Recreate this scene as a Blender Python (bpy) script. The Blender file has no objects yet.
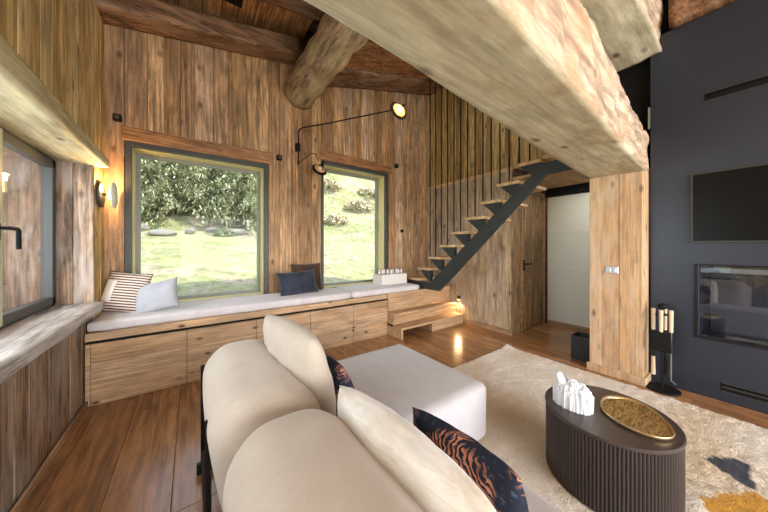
import bpy, bmesh, math, random
from mathutils import Vector, Matrix, noise
random.seed(7)
sc = bpy.context.scene
COL = sc.collection

# ------------------------------------------------------------------ camera
cam_d = bpy.data.cameras.new('camera')
cam_d.sensor_width = 36.0
cam_d.lens = 265 / 768 * 36.0
cam_d.shift_y = -10 / 768
cam_d.clip_start = 0.02
cam = bpy.data.objects.new('camera', cam_d)
COL.objects.link(cam)
cam.location = (0, 0, 1.27)
cam.rotation_euler = (math.pi / 2, 0, -math.atan(192 / 265))
sc.camera = cam

# ------------------------------------------------------------------ world, sun, exposure
W = bpy.data.worlds.new('sky'); sc.world = W
W.use_nodes = True
nt = W.node_tree; nt.nodes.clear()
o_ = nt.nodes.new('ShaderNodeOutputWorld'); bg = nt.nodes.new('ShaderNodeBackground')
tc = nt.nodes.new('ShaderNodeTexCoord'); sep = nt.nodes.new('ShaderNodeSeparateXYZ')
rp = nt.nodes.new('ShaderNodeValToRGB')
rp.color_ramp.elements[0].position = 0.0; rp.color_ramp.elements[0].color = (0.95, 0.97, 1.0, 1)
rp.color_ramp.elements[1].position = 0.8; rp.color_ramp.elements[1].color = (0.62, 0.78, 1.0, 1)
nt.links.new(tc.outputs['Generated'], sep.inputs[0]); nt.links.new(sep.outputs['Z'], rp.inputs[0])
nt.links.new(rp.outputs[0], bg.inputs[0]); nt.links.new(bg.outputs[0], o_.inputs[0])
bg.inputs[1].default_value = 2.2

sun_d = bpy.data.lights.new('sun', 'SUN'); sun_d.energy = 4.6; sun_d.angle = 0.02; sun_d.color = (1, 0.94, 0.84)
sun = bpy.data.objects.new('sun', sun_d); COL.objects.link(sun)
sun.rotation_euler = Vector((-0.42, 0.62, -0.95)).to_track_quat('-Z', 'Y').to_euler()

def daylight(name, loc, to, sx, sy, power, col):
    d = bpy.data.lights.new(name, 'AREA'); d.shape = 'RECTANGLE'; d.size = sx; d.size_y = sy; d.energy = power; d.color = col
    o = bpy.data.objects.new(name, d); COL.objects.link(o); o.location = loc
    o.rotation_euler = (Vector(to) - Vector(loc)).to_track_quat('-Z', 'Y').to_euler()
daylight('daylight_glazed_front', (1.7, -4.2, 1.5), (1.7, 2.0, 1.6), 4.0, 2.6, 310, (0.97, 0.97, 1.0))
daylight('daylight_side_glazing', (-0.55, -2.6, 1.3), (2.0, 0.4, 1.4), 2.4, 2.0, 60, (0.98, 1.0, 0.92))
daylight('daylight_left_window', (-1.25, 1.9, 1.4), (2.0, 1.9, 1.2), 2.2, 1.1, 42, (0.86, 0.93, 1.0))

sc.view_settings.view_transform = 'Standard'
sc.view_settings.look = 'None'
sc.view_settings.gamma = 1.0
sc.view_settings.use_curve_mapping = False
sc.view_settings.exposure = 0.35
sc.cycles.use_denoising = True
sc.cycles.max_bounces = 8
sc.cycles.diffuse_bounces = 5
sc.cycles.transparent_max_bounces = 12
sc.cycles.sample_clamp_indirect = 6.0

# ------------------------------------------------------------------ materials
class NT:
    def __init__(s, name):
        s.m = bpy.data.materials.new(name); s.m.use_nodes = True
        s.t = s.m.node_tree; s.t.nodes.clear()
        s.out = s.n('ShaderNodeOutputMaterial'); s.b = s.n('ShaderNodeBsdfPrincipled')
        s.l(s.b.outputs[0], s.out.inputs[0])
    def n(s, k, **kw):
        x = s.t.nodes.new(k)
        for a, v in kw.items(): setattr(x, a, v)
        return x
    def l(s, a, b): s.t.links.new(a, b)
    def coords(s): return s.n('ShaderNodeTexCoord').outputs['Object']
    def mapping(s, vec, scale=(1, 1, 1)):
        m = s.n('ShaderNodeMapping'); m.inputs['Scale'].default_value = scale
        s.l(vec, m.inputs['Vector']); return m.outputs[0]
    def noise(s, vec, scale=5, detail=4, rough=0.55, dist=0.0):
        x = s.n('ShaderNodeTexNoise'); x.inputs['Scale'].default_value = scale
        x.inputs['Detail'].default_value = detail; x.inputs['Roughness'].default_value = rough
        x.inputs['Distortion'].default_value = dist
        s.l(vec, x.inputs['Vector']); return x.outputs['Fac']
    def ramp(s, fac, stops):
        r = s.n('ShaderNodeValToRGB'); e = r.color_ramp.elements
        while len(e) < len(stops): e.new(0.5)
        for el, (p, c) in zip(e, stops):
            el.position = p; el.color = (*c, 1) if not isinstance(c, (int, float)) else (c, c, c, 1)
        s.l(fac, r.inputs[0]); return r.outputs[0]
    def mix(s, a, b, fac, mode='MIX'):
        x = s.n('ShaderNodeMix', data_type='RGBA', blend_type=mode)
        for v, i in ((fac, 0), (a, 6), (b, 7)):
            if isinstance(v, (int, float)): x.inputs[i].default_value = v
            elif isinstance(v, tuple): x.inputs[i].default_value = (*v, 1)
            else: s.l(v, x.inputs[i])
        return x.outputs[2]
    def math(s, op, a, b=0.0):
        x = s.n('ShaderNodeMath', operation=op)
        for v, i in ((a, 0), (b, 1)):
            if isinstance(v, (int, float)): x.inputs[i].default_value = v
            else: s.l(v, x.inputs[i])
        return x.outputs[0]
    def bump(s, h, strength=0.3, dist=0.01):
        x = s.n('ShaderNodeBump'); x.inputs['Strength'].default_value = strength; x.inputs['Distance'].default_value = dist
        s.l(h, x.inputs['Height']); s.l(x.outputs[0], s.b.inputs['Normal'])
    def set(s, **kw):
        for k, v in kw.items():
            i = s.b.inputs[k.replace('_', ' ')]
            if isinstance(v, tuple): i.default_value = (*v, 1)
            elif isinstance(v, (int, float)): i.default_value = v
            else: s.l(v, i)
        return s.m

def lin(r, g, b):
    f = lambda c: (c / 255 / 12.92) if c / 255 <= 0.04045 else ((c / 255 + 0.055) / 1.055) ** 2.4
    return (f(r), f(g), f(b))

def wood(name, tones, axis='Z', rough=0.6, contrast=0.55, knots=0.8, fine=38.0, weather=None, bump=0.25, spec=0.35, ring=1.0, kn=1.0):
    """planks: each loose board takes its own tone, grain follows one axis"""
    s = NT(name)
    co = s.coords()
    rnd = s.n('ShaderNodeNewGeometry').outputs['Random Per Island']
    add = s.n('ShaderNodeVectorMath', operation='ADD')
    cmb = s.n('ShaderNodeCombineXYZ')
    for k, f in enumerate((17.0, 29.0, 41.0)): s.l(s.math('MULTIPLY', rnd, f), cmb.inputs[k])
    s.l(co, add.inputs[0]); s.l(cmb.outputs[0], add.inputs[1])
    v = add.outputs[0]
    def sc3(a, c): return tuple(a if 'XYZ'[i] == axis else c for i in range(3))
    base = s.ramp(rnd, [(i / (len(tones) - 1), t) for i, t in enumerate(tones)])
    g1 = s.noise(s.mapping(v, sc3(1.6, fine * 1.6)), 1.0, 6, 0.7, 0.3)
    g2 = s.noise(s.mapping(v, sc3(2.2, 9.0)), 1.0, 5, 0.65, 1.0)
    big = s.noise(s.mapping(v, sc3(1.1, 3.2)), 1.8, 5, 0.65)
    ringn = s.n('ShaderNodeTexWave', wave_type='RINGS', rings_direction='SPHERICAL')
    ringn.inputs['Scale'].default_value = 3.0; ringn.inputs['Distortion'].default_value = 5.0
    ringn.inputs['Detail'].default_value = 3.0; ringn.inputs['Detail Scale'].default_value = 1.5
    s.l(s.mapping(v, sc3(0.45, 5.0)), ringn.inputs['Vector'])
    c = s.mix(base, s.ramp(g1, [(0.32, 1 - contrast), (0.60, 1.0 + contrast * 0.3)]), 1.0, 'MULTIPLY')
    cath = s.ramp(s.noise(s.mapping(v, sc3(0.5, 1.5)), 1.0, 2, 0.5), [(0.45, 0.15 * ring), (0.6, 0.9 * ring)])
    c = s.mix(c, s.ramp(ringn.outputs['Fac'], [(0.1, 1 - contrast * 0.75), (0.55, 1.05)]), cath, 'MULTIPLY')
    c = s.mix(c, s.ramp(g2, [(0.34, 1 - contrast * 0.8), (0.6, 1.12)]), 0.9, 'MULTIPLY')
    g3 = s.noise(s.mapping(v, sc3(2.6, 24.0)), 1.0, 4, 0.6, 0.6)
    c = s.mix(c, s.ramp(g3, [(0.40, 1 - contrast * 0.75), (0.54, 1.08)]), 0.85, 'MULTIPLY')
    if weather: c = s.mix(c, weather, s.ramp(big, [(0.46, 0.0), (0.66, 0.7)]))
    if knots:
        vo = s.n('ShaderNodeTexVoronoi'); vo.inputs['Scale'].default_value = 1.0
        s.l(s.mapping(v, sc3(3.2 * kn, 6.5 * kn)), vo.inputs['Vector'])
        k = s.ramp(vo.outputs['Distance'], [(0.05, 1.0), (0.17, 0.0)])
        c = s.mix(c, (0.07, 0.032, 0.014), s.math('MULTIPLY', k, knots))
    s.bump(g1, bump, 0.006)
    return s.set(Base_Color=c, Roughness=rough, Specular_IOR_Level=spec)

def cloth(name, col, col2=None, scale=600, bump=0.25, rough=0.9, sheen=0.2):
    s = NT(name); co = s.coords()
    n = s.noise(co, scale, 2, 0.5); n2 = s.noise(co, 9, 4, 0.6)
    c = s.mix(col, col2 or tuple(x * 0.86 for x in col), s.ramp(n2, [(0.35, 0.0), (0.7, 1.0)]))
    c = s.mix(c, s.ramp(n, [(0.3, 0.86), (0.7, 1.06)]), 1.0, 'MULTIPLY')
    s.bump(s.math('ADD', s.math('MULTIPLY', n, 0.25), n2), bump, 0.01)
    return s.set(Base_Color=c, Roughness=rough, Sheen_Weight=sheen, Specular_IOR_Level=0.15)

def plain(name, col, rough=0.5, metal=0.0, bump=0.0, scale=30, var=0.12, spec=0.5):
    s = NT(name); co = s.coords(); n = s.noise(co, scale, 4, 0.6)
    c = s.mix(col, tuple(x * (1 - var) for x in col), n)
    if bump: s.bump(n, bump, 0.01)
    return s.set(Base_Color=c, Roughness=rough, Metallic=metal, Specular_IOR_Level=spec)

def glow(name, col, strength):
    s = NT(name)
    return s.set(Base_Color=col, Emission_Color=col, Emission_Strength=strength, Roughness=0.4)

def glass(name, tint=(1, 1, 1), refl=0.0):
    m = bpy.data.materials.new(name); m.use_nodes = True; t = m.node_tree; t.nodes.clear()
    o = t.nodes.new('ShaderNodeOutputMaterial'); mx = t.nodes.new('ShaderNodeMixShader')
    tr = t.nodes.new('ShaderNodeBsdfTransparent'); gl = t.nodes.new('ShaderNodeBsdfGlossy')
    fr = t.nodes.new('ShaderNodeLayerWeight'); fr.inputs[0].default_value = 0.25
    ma = t.nodes.new('ShaderNodeMath'); ma.operation = 'MULTIPLY_ADD'; ma.inputs[1].default_value = 0.22; ma.inputs[2].default_value = refl
    tr.inputs[0].default_value = (*tint, 1); gl.inputs['Roughness'].default_value = 0.02
    t.links.new(fr.outputs['Fresnel'], ma.inputs[0]); t.links.new(ma.outputs[0], mx.inputs[0])
    t.links.new(tr.outputs[0], mx.inputs[1]); t.links.new(gl.outputs[0], mx.inputs[2]); t.links.new(mx.outputs[0], o.inputs[0])
    return m

M = {}
brown = [lin(140, 102, 62), lin(208, 166, 114), lin(164, 122, 76), lin(222, 182, 134), lin(150, 110, 68), lin(198, 152, 98), lin(176, 134, 92), lin(216, 182, 148), lin(186, 140, 90)]
M['wall_wood'] = wood('old_brown_boards', brown, 'Z', weather=lin(146, 118, 92))
M['wall_wood_x'] = wood('old_brown_board_flat', [lin(160, 112, 70), lin(178, 128, 84)], 'X')
M['left_wood'] = wood('honey_boards', [lin(214, 182, 118), lin(232, 204, 142), lin(190, 154, 94), lin(238, 214, 160), lin(206, 170, 108), lin(226, 196, 134)], 'Z', contrast=0.5)
M['low_wood'] = wood('weathered_boards', [lin(142, 110, 84), lin(172, 140, 112), lin(124, 94, 72), lin(184, 154, 126), lin(150, 116, 86)], 'Z', contrast=0.65, weather=lin(176, 164, 156))
M['stair_wood'] = wood('grey_brown_boards', [lin(176, 152, 120), lin(200, 178, 146), lin(164, 140, 112), lin(208, 186, 150), lin(186, 162, 132), lin(170, 152, 132)], 'Z', contrast=0.45, weather=lin(188, 174, 158))
M['upper_wood'] = wood('olive_brown_boards', [lin(188, 154, 92), lin(210, 178, 114), lin(160, 126, 72), lin(218, 188, 126)], 'Z', contrast=0.5)
M['post_wood'] = wood('post_boards', [lin(196, 162, 122), lin(212, 182, 144), lin(188, 150, 110), lin(206, 174, 136)], 'Z', contrast=0.24, weather=lin(204, 182, 158))
M['bench_wood'] = wood('knotty_bench_wood', [lin(192, 156, 118), lin(208, 174, 136), lin(182, 144, 104), lin(200, 164, 126)], 'X', contrast=0.34, knots=1.0, fine=26, weather=lin(186, 156, 128), kn=1.35)
M['step_wood'] = wood('step_wood', [lin(182, 146, 108), lin(198, 162, 124)], 'X', contrast=0.25, knots=0.2, fine=22)
M['tread_wood'] = wood('tread_wood', [lin(206, 172, 124), lin(216, 184, 138)], 'X', contrast=0.35, knots=0.2)
M['reveal_wood'] = wood('pale_reveal_wood', [lin(206, 190, 132), lin(214, 198, 142)], 'Z', contrast=0.18, knots=0)
M['rafter_wood'] = wood('dark_rafter_wood', [lin(138, 98, 66), lin(156, 114, 80)], 'X', contrast=0.75, weather=lin(164, 138, 112))
M['rafter_pale'] = wood('old_rafter_wood', [lin(150, 112, 80), lin(158, 118, 84)], 'X', contrast=0.7, weather=lin(166, 134, 106))
M['ceil_wood'] = wood('orange_ceiling_boards', [lin(234, 182, 126), lin(238, 190, 136), lin(222, 170, 116), lin(236, 186, 130)], 'Y', contrast=0.5)
M['ceil_wood_x'] = wood('brown_ceiling_planks', [lin(170, 116, 72), lin(186, 134, 88), lin(150, 100, 60)], 'X', contrast=0.65)
M['log_wood'] = wood('grey_log', [lin(166, 140, 108), lin(160, 134, 104)], 'Y', contrast=0.6, weather=lin(188, 172, 124), ring=0.0)
M['beam_wood'] = wood('pale_hewn_timber', [lin(186, 179, 150), lin(188, 181, 152)], 'X', contrast=0.19, knots=0.9, fine=22, weather=lin(156, 134, 104), bump=0.25, spec=0.12, ring=0.15, kn=0.8)
M['beam_face'] = wood('rough_face_warm_light', [lin(204, 180, 156), lin(206, 182, 158)], 'X', contrast=0.5, knots=0.3, fine=9, weather=lin(178, 142, 108), bump=0.9, spec=0.08, ring=0.0)  # rough hewn side; its pinker tone puts warm light into the colour
M['sill_wood'] = wood('pale_sill_timber', [lin(188, 180, 172), lin(190, 182, 174)], 'Y', contrast=0.4, knots=0.4, fine=20, weather=lin(208, 204, 200))
M['lintel_wood'] = wood('pale_lintel_timber', [lin(198, 184, 142), lin(200, 186, 144)], 'Y', contrast=0.35, knots=0.8, fine=20, weather=lin(214, 204, 170))
M['door_wood'] = wood('dark_door_boards', [lin(150, 120, 86), lin(168, 138, 102), lin(134, 106, 76)], 'Z')
M['floor_wood'] = wood('polished_floor_boards', [lin(162, 116, 74), lin(176, 130, 86), lin(152, 108, 68), lin(168, 122, 80), lin(164, 118, 76)], 'Y', rough=0.22, contrast=0.34, knots=0.5, fine=24, bump=0.08, spec=0.5)
M['base_wood'] = wood('skirting_wood', [lin(176, 140, 104), lin(186, 150, 112)], 'Y', contrast=0.4, knots=0.3)
M['frame_dark'] = plain('dark_bronze_metal', lin(60, 61, 57), 0.5, 0.0)
M['frame_grey'] = plain('grey_window_metal', lin(132, 134, 122), 0.5)
M['sash_pale'] = plain('pale_sash_paint', lin(186, 190, 162), 0.5)
M['black_metal'] = plain('black_metal', lin(34, 34, 36), 0.45, 0.6)
M['black'] = plain('matt_black', lin(16, 16, 17), 0.7, spec=0.25)
M['steel_dark'] = plain('dark_steel', lin(50, 54, 54), 0.5, 0.3)
M['steel'] = plain('brushed_steel', lin(170, 170, 168), 0.35, 0.9)
M['plaster'] = plain('charcoal_panel', lin(50, 56, 67), 0.38, 0.3, bump=0.02, scale=5, var=0.1, spec=0.5)
M['tv'] = plain('television_screen', lin(14, 15, 15), 0.3, var=0.05, spec=0.14)
M['tv_frame'] = plain('television_frame', lin(70, 70, 68), 0.4, 0.3)
M['firebox'] = plain('firebox_lining', lin(58, 62, 72), 0.7, bump=0.2, scale=20)
M['glass'] = glass('window_glass')
M['glass_dark'] = glass('stove_glass', (0.8, 0.84, 0.9), 0.08)
M['white_panel'] = plain('white_cupboard_panel', lin(226, 226, 212), 0.45, var=0.04)
M['sofa'] = cloth('cream_sofa_fabric', lin(192, 179, 163), lin(184, 170, 154), 420, 0.12)
M['chaise'] = cloth('pale_seat_fabric', lin(200, 197, 200), lin(192, 189, 192), 420, 0.1)
M['bench_cushion'] = cloth('pale_bench_fabric', lin(216, 208, 206), lin(206, 198, 196), 420, 0.1)
M['grey_cushion'] = cloth('light_grey_linen', lin(178, 178, 182), None, 380, 0.25)
M['navy_cushion'] = cloth('dark_slate_velvet', lin(58, 62, 74), lin(38, 42, 52), 300, 0.3)
M['brown_cushion'] = cloth('dark_brown_velvet', lin(84, 60, 44), lin(54, 38, 30), 300, 0.3)

def striped():
    s = NT('striped_pillow_fabric'); co = s.coords()
    w = s.n('ShaderNodeTexWave', wave_type='BANDS', bands_direction='Y'); w.inputs['Scale'].default_value = 13.0
    w.inputs['Distortion'].default_value = 0.6
    s.l(co, w.inputs['Vector'])
    c = s.mix(lin(214, 198, 184), lin(88, 60, 50), s.ramp(w.outputs['Fac'], [(0.45, 0.0), (0.6, 1.0)]))
    sp = s.n('ShaderNodeSeparateXYZ'); s.l(co, sp.inputs[0])
    band = s.math('MULTIPLY', s.math('GREATER_THAN', sp.outputs['X'], -0.17), s.math('LESS_THAN', sp.outputs['X'], -0.06))
    band = s.math('MULTIPLY', band, s.math('LESS_THAN', s.math('ABSOLUTE', s.math('SUBTRACT', sp.outputs['Y'], 0.0)), 0.09))
    c = s.mix(c, lin(222, 214, 204), band)
    s.bump(s.noise(co, 300, 2), 0.3, 0.004)
    return s.set(Base_Color=c, Roughness=0.9, Specular_IOR_Level=0.15)
M['striped'] = striped()

def fluffy():
    s = NT('cream_fur_fabric'); co = s.coords()
    n = s.noise(s.mapping(co, (6, 40, 20)), 1.0, 6, 0.65, 0.8)
    n2 = s.noise(co, 7, 3, 0.5)
    c = s.mix(lin(228, 222, 212), lin(202, 186, 160), s.ramp(n2, [(0.4, 0.0), (0.72, 0.8)]))
    c = s.mix(c, s.ramp(n, [(0.3, 0.8), (0.6, 1.05)]), 1.0, 'MULTIPLY')
    s.bump(n, 0.6, 0.012)
    return s.set(Base_Color=c, Roughness=0.95, Sheen_Weight=0.5, Specular_IOR_Level=0.1)
M['fluffy'] = fluffy()

def kuba():
    s = NT('navy_rust_pattern_fabric'); co = s.coords()
    w = s.n('ShaderNodeTexWave', wave_type='BANDS', bands_direction='DIAGONAL'); w.inputs['Scale'].default_value = 34.0
    w.inputs['Distortion'].default_value = 5.0; w.inputs['Detail'].default_value = 1.0; w.inputs['Detail Scale'].default_value = 1.3
    s.l(co, w.inputs['Vector'])
    patch = s.ramp(s.noise(co, 9, 2, 0.5), [(0.46, 0.0), (0.56, 1.0)])
    c = s.mix(lin(38, 42, 56), lin(196, 134, 104), s.math('MULTIPLY', s.ramp(w.outputs['Fac'], [(0.5, 0.0), (0.62, 1.0)]), patch))
    c = s.mix(c, lin(74, 84, 106), s.ramp(s.noise(co, 60, 3), [(0.58, 0.0), (0.66, 0.8)]))
    return s.set(Base_Color=c, Roughness=0.9, Specular_IOR_Level=0.15)
M['kuba'] = kuba()

def gold():
    s = NT('brushed_gold'); co = s.coords()
    n = s.noise(s.mapping(co, (18, 90, 40)), 1.0, 4, 0.6, 1.2)
    c = s.mix(lin(206, 178, 118), lin(120, 92, 46), s.ramp(n, [(0.4, 0.0), (0.62, 1.0)]))
    s.bump(n, 0.3, 0.004)
    return s.set(Base_Color=c, Metallic=0.75, Roughness=0.38)
M['gold'] = gold()
M['gold_rim'] = plain('gold_rim', lin(214, 190, 140), 0.3, 0.8)
M['table'] = plain('dark_fluted_table', lin(62, 52, 50), 0.42, var=0.2, scale=14)
M['table_top'] = plain('dark_table_top', lin(70, 60, 57), 0.33, var=0.25, scale=7)
def crystal():
    s = NT('white_crystal'); n = s.noise(s.coords(), 60, 3)
    s.bump(n, 0.3, 0.004)
    return s.set(Base_Color=(0.9, 0.93, 0.97), Roughness=0.35, Subsurface_Weight=0.4, Subsurface_Radius=(0.03, 0.03, 0.03)) if False else s.set(Base_Color=(0.80, 0.84, 0.89), Roughness=0.35)
M['crystal'] = crystal()
M['light_handle'] = wood('pale_beech', [lin(222, 200, 168), lin(226, 204, 174)], 'Z', contrast=0.25, knots=0)
M['white_box'] = plain('white_lacquer', lin(222, 214, 206), 0.5, var=0.04)
M['clear_bits'] = plain('clear_glass_pieces', lin(190, 180, 172), 0.15, var=0.3)
M['bulb'] = glow('warm_bulb', (1.0, 0.62, 0.26), 9.0)
M['lamp_in'] = plain('warm_white_shade_inside', lin(214, 166, 104), 0.5)
M['disc'] = plain('white_glass_disc', lin(222, 226, 214), 0.3)
M['black_bin'] = plain('black_leather', lin(40, 42, 46), 0.5, bump=0.1, scale=80)
M['grass'] = None

def grass():
    s = NT('meadow_grass'); co = s.coords()
    n = s.noise(co, 0.35, 5, 0.6); f = s.noise(s.mapping(co, (1, 0.6, 1)), 6, 5, 0.7); d = s.noise(co, 0.8, 3, 0.6, 0.5)
    c = s.mix(lin(150, 158, 104), lin(186, 188, 140), s.ramp(n, [(0.35, 0.0), (0.65, 1.0)]))
    c = s.mix(c, lin(190, 172, 150), s.ramp(d, [(0.48, 0.0), (0.62, 0.8)]))
    c = s.mix(c, s.ramp(s.noise(co, 2.2, 6, 0.75), [(0.36, 0.72), (0.62, 1.15)]), 1.0, 'MULTIPLY')
    c = s.mix(c, s.ramp(f, [(0.3, 0.62), (0.65, 1.12)]), 1.0, 'MULTIPLY')
    s.bump(f, 0.8, 0.2)
    return s.set(Base_Color=c, Roughness=0.95, Specular_IOR_Level=0.1)
M['grass'] = grass()
def leafy(name, a, b):
    s = NT(name); r = s.n('ShaderNodeNewGeometry').outputs['Random Per Island']
    return s.set(Base_Color=s.mix(a, b, r), Roughness=0.8, Specular_IOR_Level=0.2)
M['needles'] = leafy('pale_green_needles', lin(132, 140, 108), lin(206, 208, 176))
M['shrub'] = leafy('russet_shrub', lin(184, 168, 146), lin(206, 196, 168))
M['shrub_green'] = leafy('green_shrub', lin(110, 124, 96), lin(166, 174, 134))
M['bark'] = plain('bark', lin(96, 78, 62), 0.9)
M['rock'] = plain('grey_rock', lin(150, 146, 138), 0.9, bump=0.5, scale=4, var=0.4)
def rug_mat():
    s = NT('shaggy_wool'); co = s.coords()
    at = s.n('ShaderNodeVertexColor', layer_name='pattern')
    n = s.noise(co, 75, 4, 0.7, 0.5); n2 = s.noise(co, 4.5, 4, 0.6)
    c = s.mix(at.outputs[0], s.ramp(n, [(0.3, 0.8), (0.6, 1.03)]), 1.0, 'MULTIPLY')
    c = s.mix(c, s.ramp(n2, [(0.35, 0.93), (0.7, 1.03)]), 1.0, 'MULTIPLY')
    s.bump(n, 0.8, 0.02)
    return s.set(Base_Color=c, Roughness=0.95, Specular_IOR_Level=0.05, Sheen_Weight=0.2)
M['rug'] = rug_mat()

# ------------------------------------------------------------------ mesh helpers
def link(name, bm, mat, parent=None, smooth=False, loc=None):
    me = bpy.data.meshes.new(name); bm.normal_update(); bm.to_mesh(me); bm.free()
    for m in (mat if isinstance(mat, (list, tuple)) else [mat]): me.materials.append(M[m] if isinstance(m, str) else m)
    if smooth:
        for p in me.polygons: p.use_smooth = True
    o = bpy.data.objects.new(name, me); COL.objects.link(o)
    if parent is not None: o.parent = parent
    if loc is not None: o.location = loc
    return o
def tag(o, label=None, cat=None, group=None, kind=None):
    if label: o['label'] = label
    if cat: o['category'] = cat
    if group: o['group'] = group
    if kind: o['kind'] = kind
    return o
def empty(name, label=None, cat=None, loc=(0, 0, 0), rot=(0, 0, 0), group=None, kind=None):
    o = bpy.data.objects.new(name, None); COL.objects.link(o); o.location = loc; o.rotation_euler = rot
    o.empty_display_size = 0.05
    return tag(o, label, cat, group, kind)
def copy_tree(o, parent=None):
    c = o.copy(); COL.objects.link(c); c.parent = parent
    for ch in list(o.children): copy_tree(ch, c)
    return c
def box(bm, x0, x1, y0, y1, z0, z1, bev=0.0, seg=1, mi=0):
    r = bmesh.ops.create_cube(bm, size=1.0)
    vs = r['verts']
    for v in vs:
        v.co = Vector(((x0 + x1) / 2 + v.co.x * (x1 - x0), (y0 + y1) / 2 + v.co.y * (y1 - y0), (z0 + z1) / 2 + v.co.z * (z1 - z0)))
    fs = set(f for v in vs for f in v.link_faces)
    for f in fs: f.material_index = mi
    if bev:
        bmesh.ops.bevel(bm, geom=list(set(e for v in vs for e in v.link_edges)), offset=bev, segments=seg, affect='EDGES', profile=0.5)
    return vs
def hexa(bm, p, bev=0.0):
    """eight corners: bottom four then top four, both counter-clockwise"""
    vs = [bm.verts.new(q) for q in p]
    for f in ((3, 2, 1, 0), (4, 5, 6, 7), (0, 1, 5, 4), (1, 2, 6, 5), (2, 3, 7, 6), (3, 0, 4, 7)): bm.faces.new([vs[i] for i in f])
    if bev: bmesh.ops.bevel(bm, geom=list(set(e for v in vs for e in v.link_edges)), offset=bev, segments=1, affect='EDGES')
def one(name, mat, x0, x1, y0, y1, z0, z1, parent=None, bev=0.0, seg=1):
    bm = bmesh.new(); box(bm, x0, x1, y0, y1, z0, z1, bev, seg); return link(name, bm, mat, parent)
def tube(bm, pts, r, n=10, cap=True):
    pts = [Vector(p) for p in pts]; rs = r if isinstance(r, (list, tuple)) else [r] * len(pts)
    rings = []; up = None
    for i, p in enumerate(pts):
        d = (pts[min(i + 1, len(pts) - 1)] - pts[max(i - 1, 0)]).normalized()
        if up is None:
            up = d.orthogonal().normalized()
        up = (up - d * up.dot(d)).normalized(); sd = d.cross(up)
        rings.append([bm.verts.new(p + (up * math.cos(2 * math.pi * k / n) + sd * math.sin(2 * math.pi * k / n)) * rs[i]) for k in range(n)])
    for a, b in zip(rings, rings[1:]):
        for k in range(n): bm.faces.new((a[k], a[(k + 1) % n], b[(k + 1) % n], b[k]))
    if cap:
        bm.faces.new(rings[0][::-1]); bm.faces.new(rings[-1])
def lathe(bm, prof, c=(0, 0, 0), n=32, mat=None):
    """prof: (radius, height) from bottom to top, closed at both ends if radius 0"""
    c = Vector(c); rings = []
    for r, z in prof:
        rings.append([bm.verts.new(c + Vector((0, 0, z)))] if r == 0 else [bm.verts.new(c + Vector((r * math.cos(2 * math.pi * k / n), r * math.sin(2 * math.pi * k / n), z))) for k in range(n)])
    for a, b in zip(rings, rings[1:]):
        for k in range(n):
            q = [a[k % len(a)], a[(k + 1) % len(a)], b[(k + 1) % len(b)], b[k % len(b)]]
            q = [v for i, v in enumerate(q) if v not in q[:i]]
            if len(q) > 2: bm.faces.new(q)
def spaced(a, b, lo, hi, cuts=()):
    """board edges between a and b with random widths; cuts are edges that must be kept"""
    e = sorted([a, b] + [c for c in cuts if a < c < b]); out = [e[0]]
    for p, q in zip(e, e[1:]):
        n = max(1, round((q - p) / ((lo + hi) / 2)))
        w = [random.uniform(lo, hi) for _ in range(n)]; k = (q - p) / sum(w); x = p
        for i in range(n):
            x += w[i] * k; out.append(q if i == n - 1 else x)
    return out
def clad_xz(bm, x0, x1, yf, z0, ztop, openings=(), lo=0.1, hi=0.2, th=0.03, gap=0.0014, jit=0.0025, back=None):
    """vertical boards facing -Y with front at yf; openings (xa, xb, za, zb); ztop a function of x"""
    ed = spaced(x0, x1, lo, hi, [c for o in openings for c in o[:2]])
    for a, b in zip(ed, ed[1:]):
        m = (a + b) / 2; zt = ztop(m); j = random.uniform(-jit, jit)
        spans = [(z0, zt)]
        for o in openings:
            if o[0] - 1e-4 <= a and b <= o[1] + 1e-4: spans = [(z0, o[2]), (o[3], zt)]
        for s, t in spans:
            if t - s > 0.02:
                hexa(bm, [(a + gap, yf + j, s), (b - gap, yf + j, s), (b - gap, yf + th, s), (a + gap, yf + th, s),
                          (a + gap, yf + j, ztop(a) if t == zt else t), (b - gap, yf + j, ztop(b) if t == zt else t), (b - gap, yf + th, ztop(b) if t == zt else t), (a + gap, yf + th, ztop(a) if t == zt else t)], 0.0025)
def clad_yz(bm, y0, y1, xf, z0, z1, sgn=1, lo=0.1, hi=0.2, th=0.03, gap=0.0014, jit=0.0025, ztop=None):
    """vertical boards in a Y-Z plane with visible face at xf; sgn=+1 faces +X (body behind at smaller x)"""
    ed = spaced(y0, y1, lo, hi)
    for a, b in zip(ed, ed[1:]):
        j = random.uniform(-jit, jit); f = xf + j; k = xf - sgn * th
        t = z1 if ztop is None else ztop((a + b) / 2)
        lo_ = z0((a + b) / 2) if callable(z0) else z0
        box(bm, min(f, k), max(f, k), a + gap, b - gap, lo_, t, 0.0025)
def holed(bm, a0, a1, b0, b1, holes, mk):
    """a rectangle minus rectangular holes, as flush cells; mk(a, b, c, d) adds one"""
    A = sorted({a0, a1, *[h[0] for h in holes], *[h[1] for h in holes]}); B = sorted({b0, b1, *[h[2] for h in holes], *[h[3] for h in holes]})
    A = [a for a in A if a0 <= a <= a1]; B = [b for b in B if b0 <= b <= b1]
    for a, c in zip(A, A[1:]):
        for b, d in zip(B, B[1:]):
            m, n = (a + c) / 2, (b + d) / 2
            if not any(h[0] < m < h[1] and h[2] < n < h[3] for h in holes): mk(a, c, b, d)
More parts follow.
